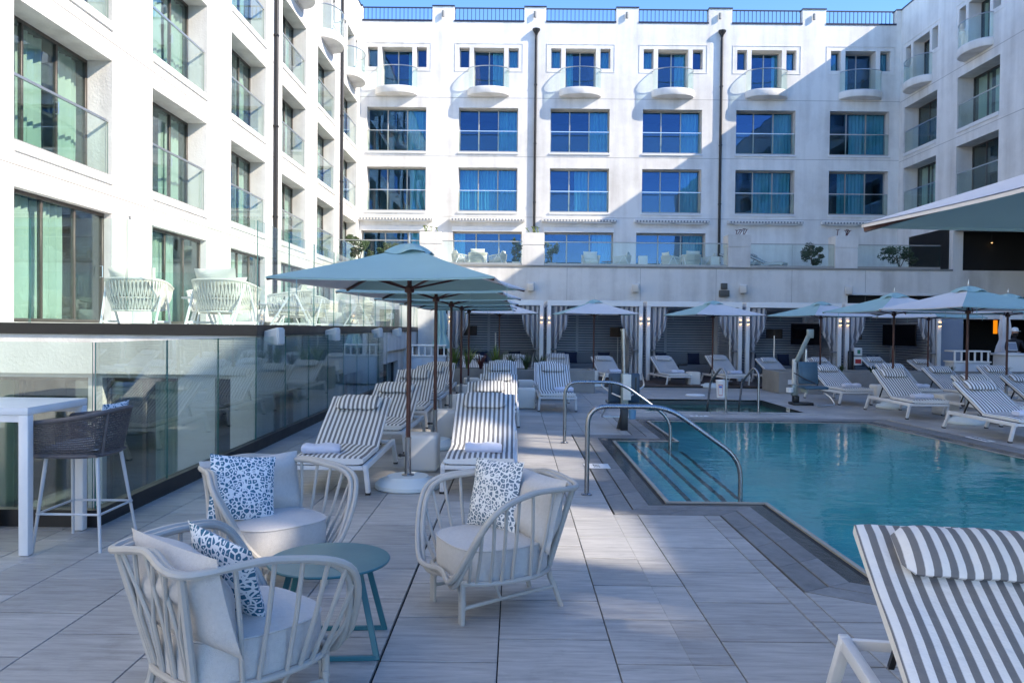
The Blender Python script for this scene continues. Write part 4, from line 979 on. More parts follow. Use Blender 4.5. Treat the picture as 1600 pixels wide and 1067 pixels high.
MB().bx(-.225, .225, -.19, .245, .68, .70).obj('seat_panel', WICKER, stl); pillow_mb(.43, .42, .09, 12, 12).xf(Matrix.Rotation(R(90), 4, 'X')).obj('seat_cushion', LINEN, stl, smooth=True).location = (0, .02, .735)
pl = link('throw_pillow', pillow_mb(.40, .34, .12, 14, 14, .012, 4).mesh('throw_pillow', LEO, smooth=True)); pl.matrix_world = Matrix.Translation((-3.03, 5.93, .90)) @ Matrix.Rotation(R(90), 4, 'Z') @ Matrix.Rotation(R(12), 4, 'X')
tag(pl, 'blue leopard print pillow peeking over the woven back of the bar stool', 'pillow', 'leopard print throw pillows')

# ------------------------------------------------------------------ pool rails
def bent(pts, r, rad=.12, n=12):
    pts = [Vector(p) for p in pts]; out = [pts[0]]
    for i in range(1, len(pts) - 1):
        a, b, c = pts[i - 1], pts[i], pts[i + 1]; d1 = (a - b).normalized(); d2 = (c - b).normalized(); k = min(rad, (a - b).length * .48, (c - b).length * .48)
        p, q = b + d1 * k, b + d2 * k
        for j in range(7): t = j / 6; out.append((1 - t) ** 2 * p + 2 * t * (1 - t) * b + t * t * q)
    out.append(pts[-1]); return out
for y, lb in ((7.86, 'stainless steel pool handrail nearest the camera at the entry steps'), (11.42, 'stainless steel pool handrail at the far side of the entry steps')):
    r = thing('pool_handrail', lb, 'handrail', (.73, y, 0), 0, 'stainless steel handrails at the pool steps')
    MB().tube(bent([(0, 0, 0), (.0, 0, .885), (.80, 0, .885), (1.53, 0, .37), (1.53, 0, -.7)], .024, .2), .024, 12).obj('rail_tube', STEEL, r, smooth=True)
    MB().lathe([(.055, 0.002), (.055, .012), (.03, .022), (.026, .022)], 20).obj('flange', STEEL, r, smooth=True)
for x, lb in ((4.22, 'curved steel grab rail by the chlorine bucket at the spa edge'), (4.87, 'curved steel grab rail at the spa edge on the lift side')):
    r = thing('grab_rail', lb, 'handrail', (x, 15.78, 0), 0, 'curved grab rails at the spa')
    MB().tube(bent([(0, 0, 0.01), (0.0, 0, .80), (-.06, .12, .92), (-.2, .45, .6), (-.26, .62, -.45)], .022, .1), .022, 10).obj('rail_tube', STEEL, r, smooth=True); MB().lathe([(.05, .012), (.05, .022), (.025, .03)], 16).obj('flange', STEEL, r, smooth=True)

# ------------------------------------------------------------------ pool lifts
l1 = thing('pool_lift', 'pool lift with dark navy seat seen from behind beside the pool notch', 'pool lift', (1.80, 12.95, 0))
MB().bx(-.06, .06, -.05, .05, .0, .36).obj('base_post', BLACK, l1, bevel=.01); MB().bar((-.09, -.02, .02), (-.03, 0, .25), .06, .05).obj('base_brace', BLACK, l1)
MB().bx(-.055, .06, -.06, .06, .36, .93).obj('column', LIFTG, l1, bevel=.012); MB().bx(-.03, .1, -.075, -.061, .5, .92).obj('control_box', CREAM, l1, bevel=.008)
MB().tube([(-.01, 0, .93), (-.03, .0, 1.64)], .042, 12).lathe([(.05, 0), (.05, .03)], 12, (-.03, 0, 1.63)).obj('mast', STEEL, l1, smooth=True)
pl_ = MB().bx(-.25, .27, .09, .15, .44, .93).obj('seat_back', SEATB, l1, bevel=.03); MB().bx(-.25, .27, .15, .55, .40, .46).obj('seat', SEATB, l1, bevel=.02)
for s in (-.2, .2): MB().bx(s - .012, s + .012, .085, .092, .6, .86).obj('back_slot', BLACK, pl_)
for s in (-1, 1): MB().tube(bent([(s * .3 + .01, .2, .93), (s * .36, .2, .72), (s * .2, .1, .6), (0, .02, .52)], .014, .05), .014, 8).obj('armrest', RAILS, l1, smooth=True)
MB().tube(bent([(-.22, .3, .42), (-.3, .5, .2), (-.3, .7, .14), (.2, .7, .14)], .014, .06), .014, 8).obj('footrest', RAILS, l1, smooth=True)
cp = thing('cup', 'small blue cup hanging from the base post of the nearer pool lift', 'cup', (1.93, 12.92, .19)); MB().lathe([(.0, 0), (.055, 0), (.065, .15), (.06, .15), (.05, .01), (0, .01)], 18).obj('cup_body', BLUE, cp, smooth=True); MB().tube(spline([(-.06, 0, .14), (-.03, 0, .22), (.03, 0, .23), (.06, 0, .14)], 5), .004, 5).tube(spline([(-.062, 0, .14), (-.12, 0, .02), (-.1, .02, -.02)], 5), .004, 5).obj('cup_handle', CREAM, cp, smooth=True)
l2 = thing('pool_lift', 'pool lift with blue seat facing the pool beside the concrete planter', 'pool lift', (6.38, 17.85, 0))
MB().bx(-.16, .3, -.22, .12, 0, .06).bx(-.1, .02, -.1, .06, .06, .2).obj('base', BLACK, l2, bevel=.012)
MB().bx(-.13, .01, -.06, .07, .2, .45).obj('gearbox', LIFTG, l2, bevel=.02); MB().lathe([(0, -.06), (.08, -.05), (.08, .05), (0, .06)], 14, (-.18, -.04, .33)).obj('motor', WHITE, l2, smooth=True)
MB().bx(-.1, -.02, .0, .08, .45, 1.02).obj('column', CREAM, l2, bevel=.015)
MB().bar((-.03, .03, .95), (.27, .05, 1.58), .07, .09).obj('arm', LIFTG, l2, bevel=.01); MB().bx(.22, .36, -.0, .1, 1.5, 1.7).obj('arm_head', LIFTG, l2, bevel=.015); MB().tube([(.2, .05, .6), (.2, .05, 1.25)], .03, 10).obj('hydraulic_tube', RAILS, l2, smooth=True)
sb = MB().box((.2, -.1, .72), (.44, .07, .5), Matrix.Rotation(R(-7), 3, 'X')).obj('seat_back', SEATT, l2, bevel=.025); MB().box((.2, -.14, .72), (.3, .02, .34), Matrix.Rotation(R(-7), 3, 'X')).obj('back_pad', SEATT, sb, bevel=.008)
MB().bx(-.02, .5, -.55, -.12, .38, .44).obj('seat', SEATT, l2, bevel=.02); MB().bx(.02, .06, -.5, -.16, .3, .38).obj('seat_bracket', LIFTG, l2)
MB().tube(bent([(-.12, -.12, .72), (.05, -.3, .6), (.25, -.42, .5)], .012, .05), .012, 7).obj('lap_strap', BLACK, l2, smooth=True)
MB().tube(bent([(.35, -.3, .38), (.55, -.5, .22), (.62, -.62, .05), (.2, -.66, .03)], .018, .08), .018, 8).obj('footrest', RAILS, l2, smooth=True)

# ------------------------------------------------------------------ bucket, lid
bk = thing('bucket', 'white chlorine bucket with hazard labels standing behind the spa rails', 'bucket', (5.13, 19.55, 0))
MB().lathe([(0, 0), (.125, 0), (.15, .40), (.156, .40), (.156, .42), (.15, .43), (0, .435)], 28).obj('bucket_body', WHITE, bk, smooth=True)
def label_patch(r, a0, a1, z0, z1, m, name, par):
    n_ = 5; mb = MB(); mb.grid(lambda u, v: ((.125 + .0625 * (z0 + (z1 - z0) * v) + .002) * math.sin(R(a0 + (a1 - a0) * u)), -(.125 + .0625 * (z0 + (z1 - z0) * v) + .002) * math.cos(R(a0 + (a1 - a0) * u)), z0 + (z1 - z0) * v), n_, 1); return mb.obj(name, m, par)
label_patch(.14, -50, -8, .05, .32, RED, 'label_border', bk); 
lp = label_patch(.14, -47, -11, .065, .305, WHITE, 'label_sheet', bk); lp.scale = (1.006, 1.006, 1); lp = label_patch(.14, -44, -14, .24, .29, BLUET, 'label_title', bk); lp.scale = (1.012, 1.012, 1)
lp = label_patch(.14, 14, 50, .13, .28, YELLOW, 'hazard_label', bk); lp = label_patch(.14, 24, 40, .18, .23, BLACK, 'hazard_mark', bk); lp.scale = (1.006, 1.006, 1)
tag(MB().lathe([(0, .001), (.24, .001), (.25, .02), (.22, .04), (0, .045)], 28).obj('skimmer_lid', WHITE, None, smooth=True), 'round flat white lid lying on the deck behind the spa', 'lid').location = (4.55, 19.9, 0)

# ------------------------------------------------------------------ planters and plants
def planter(x0, x1, y0, y1, z, label):
    r = thing('planter', label, 'planter', ((x0 + x1) / 2, y0, 0)); X = (x1 - x0) / 2; D = y1 - y0; t = .09
    MB().bx(-X, X, 0, t, 0.001, z).bx(-X, X, D - t, D, 0.001, z).bx(-X, -X + t, t, D - t, .001, z).bx(X - t, X, t, D - t, .001, z).obj('box_wall', CONC, r, bevel=.008, seg=1)
    MB().bx(-X + t, X - t, t, D - t, .01, z - .06).obj('soil', BARK, r); return r
planter(-1.95, 2.08, 20.5, 21.5, .58, 'long grey concrete planter with spiky plants behind the central loungers')
planter(6.98, 15.2, 20.9, 22.3, .58, 'long grey concrete planter behind the right hand loungers')
sw = MB().bx(-.06, .06, -.012, 0, 0, .12).obj('switch_plate', WHITE); sw.location = (7.28, 20.895, .25); tag(sw, 'small white outlet cover on the corner of the right hand concrete planter', 'outlet')
pq = MB().bx(-.15, .15, -.01, 0, 0, .14).obj('wall_plaque', CUBEM); pq.location = (8.55, 20.895, .28); tag(pq, 'beige plaque on the concrete planter behind the lounger by the lift', 'plaque')
def blades(x, y, z, h, n_, m, label, seed, grp):
    rnd = random.Random(seed); r = thing('spiky_plant', label, 'plant', (x, y, z), 0, grp); mb = MB()
    for k in range(n_):
        a = rnd.uniform(0, 2 * PI); lean = rnd.uniform(.1, .75); L = h * rnd.uniform(.6, 1.1); w = rnd.uniform(.012, .022); d = Vector((math.cos(a), math.sin(a), 0)); sd_ = Vector((-d.y, d.x, 0)); vs = []; 
        for q in range(5):
            t = q / 4; p = d * (lean * L * t * t * .9 + .03) + Vector((0, 0, L * (t - .28 * lean * t * t))); ww = w * (1 - t) ** .6 + .001; vs += [p - sd_ * ww, p + sd_ * ww + Vector((0, 0, .004))]
        mb.add(vs, [(2 * q, 2 * q + 1, 2 * q + 3, 2 * q + 2) for q in range(4)])
    stuff(mb.obj('blade_cluster', m, r)); MB().tube([(0, 0, -.06), (0, 0, .08)], .03, 6).obj('stem', BARK, r); return r
for k, x in enumerate((-1.6, -1.25, -.9, -.5, -.1, .3, .65)):
    g = k < 4 and k != 2
    blades(x, 20.95, .54, .68 if g else .48, 50, LEAF2 if g else (REDLEAF if k == 2 else LEAF), ('bright yellow green spiky plant in the central planter, ' + {0: 'beside its end', 1: 'second along', 3: 'beyond the maroon one'}[k] if g else 'maroon spiky plant in the central planter' if k == 2 else 'dark green spiky plant in the central planter, ' + {4: 'next to the bright ones', 5: 'middle of three dark ones', 6: 'nearest the lone lounger'}[k]), k, 'bright spiky plants' if g else 'maroon spiky plant' if k == 2 else 'dark spiky plants in the central planter')
for k in range(9): blades(8.2 + .75 * k, 21.5 + .2 * (k % 2), .54, .22, 36, LEAF, 'low dark green plant in the long planter behind the right hand loungers', 30 + k, 'low plants in the right hand planter')
def bush(x, y, z, rx, rz_, label, seed, pot=None, n_=1500, tall=None, m=LEAF):
    rnd = random.Random(seed); r = thing('potted_shrub', label, 'plant', (x, y, z)); zc = (pot or .1) + rz_ * .95; mb = MB()
    lumps = [(rnd.uniform(-.75, .75) * rx, rnd.uniform(-.6, .6) * rx, zc + rnd.uniform(-.6, .8) * rz_, rnd.uniform(.18, .42)) for _ in range(11)]
    for k in range(n_):
        lx, ly, lz, lr = rnd.choice(lumps); v = Vector((rnd.gauss(0, 1), rnd.gauss(0, 1), rnd.gauss(0, 1))).normalized() * lr * rnd.uniform(.55, 1.08); p = Vector((lx + v.x * rx, ly + v.y * rx, lz + v.z * rz_))
        a = Vector((rnd.gauss(0, 1), rnd.gauss(0, 1), rnd.gauss(0, 1) * .6)).normalized(); b = a.orthogonal().normalized(); s_ = rnd.uniform(.05, .085)
        mb.add([p - a * s_, p + b * s_ * .4, p + a * s_, p - b * s_ * .4 + Vector((0, 0, .004))], [(0, 1, 2, 3)])
    stuff(mb.obj('foliage', m, r)); t = MB()
    for k in range(7): a = rnd.uniform(0, 6.3); t.tube([(0, 0, (pot or .1) - .05), (.25 * rx * math.cos(a), .25 * rx * math.sin(a), zc - .2 * rz_), (.6 * rx * math.cos(a), .6 * rx * math.sin(a), zc + .4 * rz_ * rnd.random())], [.02, .014, .006], 5)
    t.obj('branches', BARK, r)
    if pot: MB().lathe([(0, 0), (.2, 0), (.26, pot), (.23, pot), (.22, pot - .05), (0, pot - .05)], 4).xf(Matrix.Rotation(R(45), 4, 'Z')).obj('pot', WHITE, r)
    return r
bush(-7.25, 36.6, 4.43, .62, .62, 'leafy olive shrub on the back terrace nearest the sunlit wing', 1, .3)
bush(-6.0, 37.2, 4.43, .5, .5, 'second olive shrub on the back terrace beside the leafy one', 2, .3)
bush(.0, 36.5, 4.43, .3, .55, 'narrow shrub in a white pot against the second terrace pier', 3, .28, 500)
bush(1.65, 36.6, 4.43, .35, .5, 'shrub behind the glass just right of the second terrace pier', 4, .25, 500)
bush(13.75, 36.7, 4.43, .55, .5, 'dark round shrub behind the glass beside the terrace loungers', 5, .25)
bush(18.0, 37.2, 4.43, .85, .55, 'wide dark shrub behind the glass at the shaded terrace corner', 6, .25, 1300)
for k, (X, w) in enumerate(PIERS):
    r = thing('succulent', ['pale dried succulent on top of the first terrace pier', 'dry succulents on top of the second terrace pier', 'maroon succulent on top of the third terrace pier', 'curling maroon succulent on top of the fourth terrace pier'][k], 'plant', (X, YT + .3, 5.93)); rnd = random.Random(50 + k)
    for q in range(5):
        bx_ = rnd.uniform(-.32, .3); a = rnd.uniform(0, 6.3); pts = spline([(bx_, 0, 0), (bx_ + .05 * math.cos(a), .05 * math.sin(a), .12), (bx_ + .14 * math.cos(a), .1 * math.sin(a), .2 + .1 * rnd.random())], 4); m_ = MB().tube(pts, .018, 5)
        for j in range(9): b_ = j * .7; p = Vector(pts[-1]); m_.add([p, p + Vector((.07 * math.cos(b_), .07 * math.sin(b_), .03)), p + Vector((.09 * math.cos(b_ + .25), .09 * math.sin(b_ + .25), .06)), p + Vector((.05 * math.cos(b_ + .5), .05 * math.sin(b_ + .5), .03))], [(0, 1, 2, 3)])
        m_.obj('rosette', REDLEAF if k > 1 else LEAF2, r)

# ------------------------------------------------------------------ cabanas
wd = struct(MB().bx(-2.6, 14.4, 22.75, 28.6, .0, .03).obj('wood_deck', BLACK)); 
for k in range(40): y = 22.75 + k * .146; MB().bx(-2.6, 14.4, y + .003, y + .143, .031, .055).obj('deck_board', DECKWOOD, wd)
def drape(r, x, sgn, lab):
    mb = MB(); rnd = random.Random(int(x * 100))
    def fn(a, b):
        z = .08 + 2.24 * b; tie = math.exp(-((z - .95) / .55) ** 2); w = .56 - .38 * tie
        if z < .95: w = .16 + .16 * (1 - z / .95)
        return (x + sgn * (a * w), .12 + .045 * math.sin(a * 26 + 2) * (.6 + .4 * b), z)
    mb.grid(fn, 40, 16); o = mb.obj('curtain', CSTRIPE, r, smooth=True)
    o2 = MB().lathe([(.11, -.02), (.115, 0), (.11, .02)], 12, (x + sgn * .09, .12, .95)).obj('tieback', SOFA, o, smooth=True)
def sconce(r, x):
    o = MB().bx(x - .03, x + .03, -.075, -.002, 1.82, 1.92).obj('sconce', LFRAME, r); MB().bx(x - .022, x + .022, -.07, -.01, 1.921, 1.931).bx(x - .022, x + .022, -.07, -.01, 1.809, 1.819).obj('light_face', WARM, o)
for k in range(5):
    x0 = CX0 - CABW + CABW * k; x0 += .03; W = CABW - .12
    r = thing('cabana', ['white framed cabana nearest the sunlit wing', 'second white framed cabana behind the nearer pool lift', 'third white framed cabana behind the spa and chlorine bucket', 'fourth white framed cabana behind the further pool lift', 'fifth white framed cabana beside the blue grey wall'][k] + ' with striped drapes', 'cabana', (x0, YC, .05), 0, 'row of white cabanas')
    for x in (.0, W - .12): 
        MB().bx(x, x + .12, 0, .12, 0.006, 2.33).obj('post', WHITE, r, bevel=.006, seg=1); MB().bx(x, x + .12, 3.0, 3.12, .006, 2.33).obj('post', WHITE, r, bevel=.006, seg=1)
    MB().bx(0, W, 0, .12, 2.331, 2.5).bx(0, W, 3.0, 3.12, 2.331, 2.5).bx(0, .12, .121, 2.999, 2.331, 2.5).bx(W - .12, W, .121, 2.999, 2.331, 2.5).obj('beam', WHITE, r, bevel=.006, seg=1)
    lv = MB()
    for q in range(18): lv.box((W / 2, .2 + q * .16, 2.42), (W - .25, .11, .018), Matrix.Rotation(R(50), 3, 'X'))
    stuff(lv.obj('roof_louvre', SLAT, r))
    sl = MB(); 
    for q in range(26): sl.box((W / 2, 3.12, .07 + q * .088), (W, .014, .066), Matrix.Rotation(R(-20), 3, 'X'))
    for q in range(26): sl.box((-.02, 1.56, .07 + q * .088), (.014, 3.0, .07), Matrix.Rotation(R(8), 3, 'Y'))
    for q in range(26): sl.box((W + .02, 1.56, .07 + q * .088), (.014, 3.0, .07), Matrix.Rotation(R(-8), 3, 'Y'))
    sl.bx(W * .38, W * .38 + .09, 3.1, 3.12, .01, 2.3); MB().bx(0, W, 3.15, 3.17, .01, 2.33).obj('back_panel', NAVYF, r)
    stuff(sl.obj('slat_wall', SLAT, r))
    drape(r, .13, 1, 0); drape(r, W - .13, -1, 0); sconce(r, .06); sconce(r, W - .06)
    s = thing('sofa', 'low grey built-in sofa with navy cushions in the %s cabana' % cabn[k], 'sofa', (x0 + W / 2, YC + 2.35, .056), 0, 'grey sofas in the cabanas')
    MB().bx(-W / 2 + .25, W / 2 - .25, 0, .7, 0.0, .40).obj('seat', SOFA, s, bevel=.03); MB().bx(-W / 2 + .25, W / 2 - .25, .46, .70, .401, .78).obj('backrest', SOFA, s, bevel=.03)
    for q, xx in enumerate((-.95, -.55, .6)): c = pillow_mb(.42, .40, .13, 10, 10, .01, q).xf(Matrix.Rotation(R(-14), 4, 'X')).obj('cushion', NAVYF, s, smooth=True); c.location = (xx, .36, .6)
    if k in (0, 1, 2, 3, 4) and k != 2:
        xx = {0: -.95, 1: .98, 3: .02, 4: -1.02}[k]
        l = thing('floor_lamp', 'dark drum shade floor lamp in the %s cabana' % cabn[k], 'lamp', (x0 + W / 2 + xx, YC + (1.95 if k != 4 else .6), .056), 0, 'drum shade floor lamps')
        MB().lathe([(0, 0), (.14, 0), (.14, .02), (.014, .03), (.014, 1.55), (0, 1.55)], 16).obj('stand', RAILS, l, smooth=True); MB().lathe([(.27, 1.34), (.27, 1.66), (.262, 1.66), (.262, 1.34)], 24).obj('lamp_shade', SHADE, l, smooth=True)
    if k in (3, 4):
        tv = thing('television', 'black wall television in the %s cabana' % cabn[k], 'television', (x0 + W - .55, YC + 1.6, 1.56), R(-62), 'televisions in the cabanas'); MB().bx(-.62, .62, -.03, .03, -.36, .36).obj('bezel', BLACK, tv, bevel=.008); MB().bx(-.6, .6, -.034, -.031, -.34, .34).obj('screen', SCREEN, tv); MB().bar((0, .03, 0), (.25, .5, 0), .06, .06).obj('bracket', BLACK, tv)
    if k in (0, 2, 3):
        hp = thing('patio_pole', 'slim pale metal pole standing in the %s cabana' % cabn[k], 'pole', (x0 + W * (.5 if k == 0 else .86 if k == 2 else .28), YC - .15, .056), 0, 'slim metal poles by the cabanas'); MB().tube([(0, 0, .02), (0, 0, 1.45)], .022, 8).obj('pole', RAILS, hp, smooth=True); MB().lathe([(.1, 0), (.1, .02)], 14).obj('foot', RAILS, hp)
    if k == 2: 
        t_ = thing('side_table', 'small dark round table in the third cabana', 'side table', (x0 + 1.2, YC + .9, .056)); MB().lathe([(0, .44), (.3, .44), (.3, .47), (0, .47)], 20).obj('tabletop', BLACK, t_); MB().tube([(0, 0, .02), (0, 0, .44)], .03, 8).lathe([(.2, 0), (.2, .02)], 14).obj('pedestal', BLACK, t_)
es = thing('emergency_station', 'black post with green and red emergency boxes between the fourth and fifth cabana', 'emergency station', (10.45, 24.6, .056))
MB().bx(-.09, .06, -.05, .05, 0, 1.0).obj('post', BLACK, es, bevel=.01); b1 = MB().bx(.07, .31, -.07, .02, .86, 1.1).obj('green_box', WHITE, es, bevel=.008); MB().bx(.16, .25, -.075, -.071, .92, 1.04).obj('button', GREEN, b1)
b2 = MB().bx(.07, .31, -.07, .02, .56, .82).obj('red_box', WHITE, es, bevel=.008); MB().bx(.1, .28, -.078, -.071, .62, .75).obj('button', RED, b2)

# ------------------------------------------------------------------ bar corner at the right, carts, person
bw = thing('bar_pavilion', 'dark open bar behind a blue grey wall at the right end of the cabanas', 'bar', (13.3, 25.2, 0))
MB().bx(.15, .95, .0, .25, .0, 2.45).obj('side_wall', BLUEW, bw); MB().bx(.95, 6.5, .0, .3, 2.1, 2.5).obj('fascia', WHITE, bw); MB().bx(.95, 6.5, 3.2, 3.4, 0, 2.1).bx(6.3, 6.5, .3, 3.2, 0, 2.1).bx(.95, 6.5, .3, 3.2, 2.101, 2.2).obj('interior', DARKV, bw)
MB().bx(4.1, 6.5, .0, .2, 0.0, 2.1).obj('end_wall', WHITE, bw)
am = thing('pendant_lamp', 'amber glass pendant lamp glowing inside the dark bar', 'lamp', (15.75, 26.0, 1.86)); MB().lathe([(0, -.22), (.06, -.22), (.06, .22), (0, .22)], 14).obj('lamp_glass', AMBER, am, smooth=True); MB().tube([(0, 0, .22), (0, 0, .34)], .008, 6).obj('cord', BLACK, am)
def cart(x, y, label, w=1.25):
    r = thing('towel_cart', label, 'cart', (x, y, 0)); h = .82
    MB().bx(-w / 2, w / 2, 0, .5, .04, h).obj('cabinet', CART, r, bevel=.01); MB().bx(-w / 2 - .03, w / 2 + .03, -.03, .53, h, h + .04).obj('counter', WHITE, r, bevel=.006)
    for i in range(3): MB().bx(-w / 2 + .03 + i * (w - .03) / 3, -w / 2 + i * (w - .03) / 3 + (w - .03) / 3 - .02, -.018, -.001, .1, h - .05).obj('door', CART, r, bevel=.006)
    MB().bx(-w / 2 - .02, w / 2 + .02, 0, .5, h + .30, h + .34).obj('shelf', WHITE, r, bevel=.006)
    for i in range(6): xx = -w / 2 + .03 + (w - .06) * i / 5; MB().bx(xx - .02, xx + .02, .02, .06, h + .04, h + .3).obj('gallery_post', WHITE, r)
    return r
cart(12.85, 22.25, 'pale blue towel cabinet with open gallery shelf in front of the dark bar', 1.0)
cart(-2.45, 22.3, 'white towel cabinet with gallery shelf by the sunlit end wall', .95)
ct = thing('bar_counter', 'white bar counter at the right edge with a person behind it', 'counter', (14.55, 22.6, 0)); MB().bx(-.55, 2.2, 0, .6, 0, 1.02).obj('counter_body', WHITE, ct, bevel=.01); MB().bx(-.6, 2.25, -.05, .65, 1.021, 1.08).obj('counter_top', ALU, ct, bevel=.008)
pt = thing('payment_terminal', 'small grey payment terminal on the white bar counter', 'terminal', (14.3, 22.75, 1.081), R(6)); MB().bx(-.14, .14, -.1, .14, 0, .03).obj('base', GREYP, pt, bevel=.006); sc_ = MB().box((0, .03, .2), (.28, .02, .26), Matrix.Rotation(R(-18), 3, 'X')).obj('display', GREYP, pt, bevel=.006); MB().box((0, .015, .2), (.24, .006, .2), Matrix.Rotation(R(-18), 3, 'X')).obj('screen', BLUEW, sc_)
def skin_body(name, nodes, edges, m, parent=None, root=0):
    me = bpy.data.meshes.new(name); me.from_pydata([n_[0] for n_ in nodes], edges, []); o = link(name, me, parent); me.materials.append(m)
    md = o.modifiers.new('skin', 'SKIN'); md.use_smooth_shade = True
    for v, n_ in zip(me.skin_vertices[0].data, nodes): v.radius = (n_[1], n_[1] * (n_[2] if len(n_) > 2 else 1))
    me.skin_vertices[0].data[root].use_root = True; o.modifiers.new('sub', 'SUBSURF').levels = 2; o.modifiers['sub'].render_levels = 2
    ev = o.evaluated_get(bpy.context.evaluated_depsgraph_get()); nm = bpy.data.meshes.new_from_object(ev); o.modifiers.clear(); o.data = nm; return o
pe = thing('person', 'person in a white cap and dark shirt standing behind the white bar counter', 'person', (14.82, 23.55, 0))
N = [((0, 0, .95), .15, .7), ((0, 0, 1.15), .15, .7), ((0, -.02, 1.38), .17, .62), ((0, -.02, 1.5), .06), ((0, -.04, 1.58), .058),
     ((-.2, -.02, 1.42), .06), ((-.27, -.08, 1.16), .046), ((-.08, -.3, 1.12), .036), ((.2, -.02, 1.42), .06), ((.33, -.06, 1.16), .046), ((.5, -.25, 1.12), .036),
     ((-.1, 0, .86), .09), ((-.11, -.01, .5), .066), ((-.11, .01, .1), .048), ((-.11, -.14, .05), .04), ((.1, 0, .86), .09), ((.11, -.01, .5), .066), ((.11, .01, .1), .048), ((.11, -.14, .05), .04)]
skin_body('body', N, [(0, 1), (1, 2), (2, 3), (3, 4), (2, 5), (5, 6), (6, 7), (2, 8), (8, 9), (9, 10), (0, 11), (11, 12), (12, 13), (13, 14), (0, 15), (15, 16), (16, 17), (17, 18)], SHIRT, pe)
hd = MB(); hd.grid(lambda a, b: ((.078 + .004 * math.sin(6.28 * a)) * math.sin(PI * b) * math.cos(2 * PI * a), -.05 + .098 * math.sin(PI * b) * math.sin(2 * PI * a) - (.018 if .7 < a < .8 and .45 < b < .62 else 0), 1.68 - .125 * math.cos(PI * b)), 20, 14, closed_u=True); hd.obj('head', SKIN, pe, smooth=True)
MB().grid(lambda a, b: (.083 * math.cos(PI + PI * a) * (1 - .25 * b), -.045 + .106 * math.sin(PI + PI * a) * (1 - .1 * b), 1.665 - .1 * b), 12, 4).obj('beard', HAIR, pe, smooth=True)
MB().lathe([(.094, 1.715), (.098, 1.73), (.092, 1.79), (.06, 1.83), (0, 1.845)], 20, (0, -.045, 0)).bx(-.07, .07, -.22, -.12, 1.718, 1.726).obj('cap', WHITE, pe, smooth=True)
for s, hx, hy in ((-1, -.08, -.3), (1, .5, -.25)):
    m_ = MB(); m_.grid(lambda a, b: (hx + .035 * math.sin(PI * b) * math.cos(6.283 * a), hy - .05 + .05 * math.cos(PI * b), 1.115 + .018 * math.sin(PI * b) * math.sin(6.283 * a)), 8, 6, closed_u=True)
    for q in range(4): m_.tube([(hx - .024 + .016 * q, hy - .08, 1.115), (hx - .026 + .017 * q, hy - .115 - .006 * (q in (1, 2)), 1.112), (hx - .026 + .017 * q, hy - .135, 1.1)], [.009, .008, .006], 6)
    m_.tube([(hx + .03 * -s, hy - .04, 1.115), (hx + .055 * -s, hy - .07, 1.112), (hx + .055 * -s, hy - .09, 1.106)], [.01, .009, .007], 6); m_.obj('hand', SKIN, pe, smooth=True)
def closed_umbrella(x, y, label, seed):
    r = thing('closed_umbrella', label, 'umbrella', (x, y, 0), 0, 'closed umbrellas'); rnd = random.Random(seed); MB().lathe([(.3, 0), (.3, .06), (.05, .09), (.03, .5)], 20).obj('base', BASEM, r, smooth=True); MB().tube([(0, 0, .4), (0, 0, 2.5)], .022, 8).obj('pole', WOOD, r, smooth=True)
    MB().grid(lambda a, b: ((.05 + .17 * (1 - b) ** .8 * (1 - .45 * math.exp(-((b - .3) / .12) ** 2))) * (1 + .28 * math.sin(2 * PI * a * 7 + 2 * b)) * math.cos(2 * PI * a), (.05 + .17 * (1 - b) ** .8 * (1 - .45 * math.exp(-((b - .3) / .12) ** 2))) * (1 + .28 * math.sin(2 * PI * a * 7 + 2 * b)) * math.sin(2 * PI * a), 1.05 + 1.45 * b), 56, 14, closed_u=True).obj('folded_canopy', CANT if seed == 1 else CANW, r, smooth=True); return r
closed_umbrella(-2.15, 22.9, 'closed seafoam umbrella tied up beside the white towel cabinet', 1)
closed_umbrella(15.2, 24.6, 'closed white umbrella behind the person at the bar', 2)
# sunlit end building at the left of the cabanas
eb = thing('end_wall', 'white stucco end wall with a dark glass door left of the first cabana', 'wall', (0, 0, 0))
MB().bx(-4.5, -3.1, 31.5, 35.5, -.02, 3.2).bx(-3.55, -2.95, 28.8, 29.3, -.02, 2.75).obj('wall', STUC, eb); MB().bx(-3.1, -2.2, 29.0, 29.1, 0, 2.3).obj('door_glass', DARKV, eb); d_ = MB().bx(-2.72, -2.45, 28.97, 28.995, 1.95, 2.15).obj('door_sign', WHITE, eb); text_obj('D', .16, BLACK, 'lettering', d_, (-2.6, 28.965, 2.05), (R(90), 0, 0))

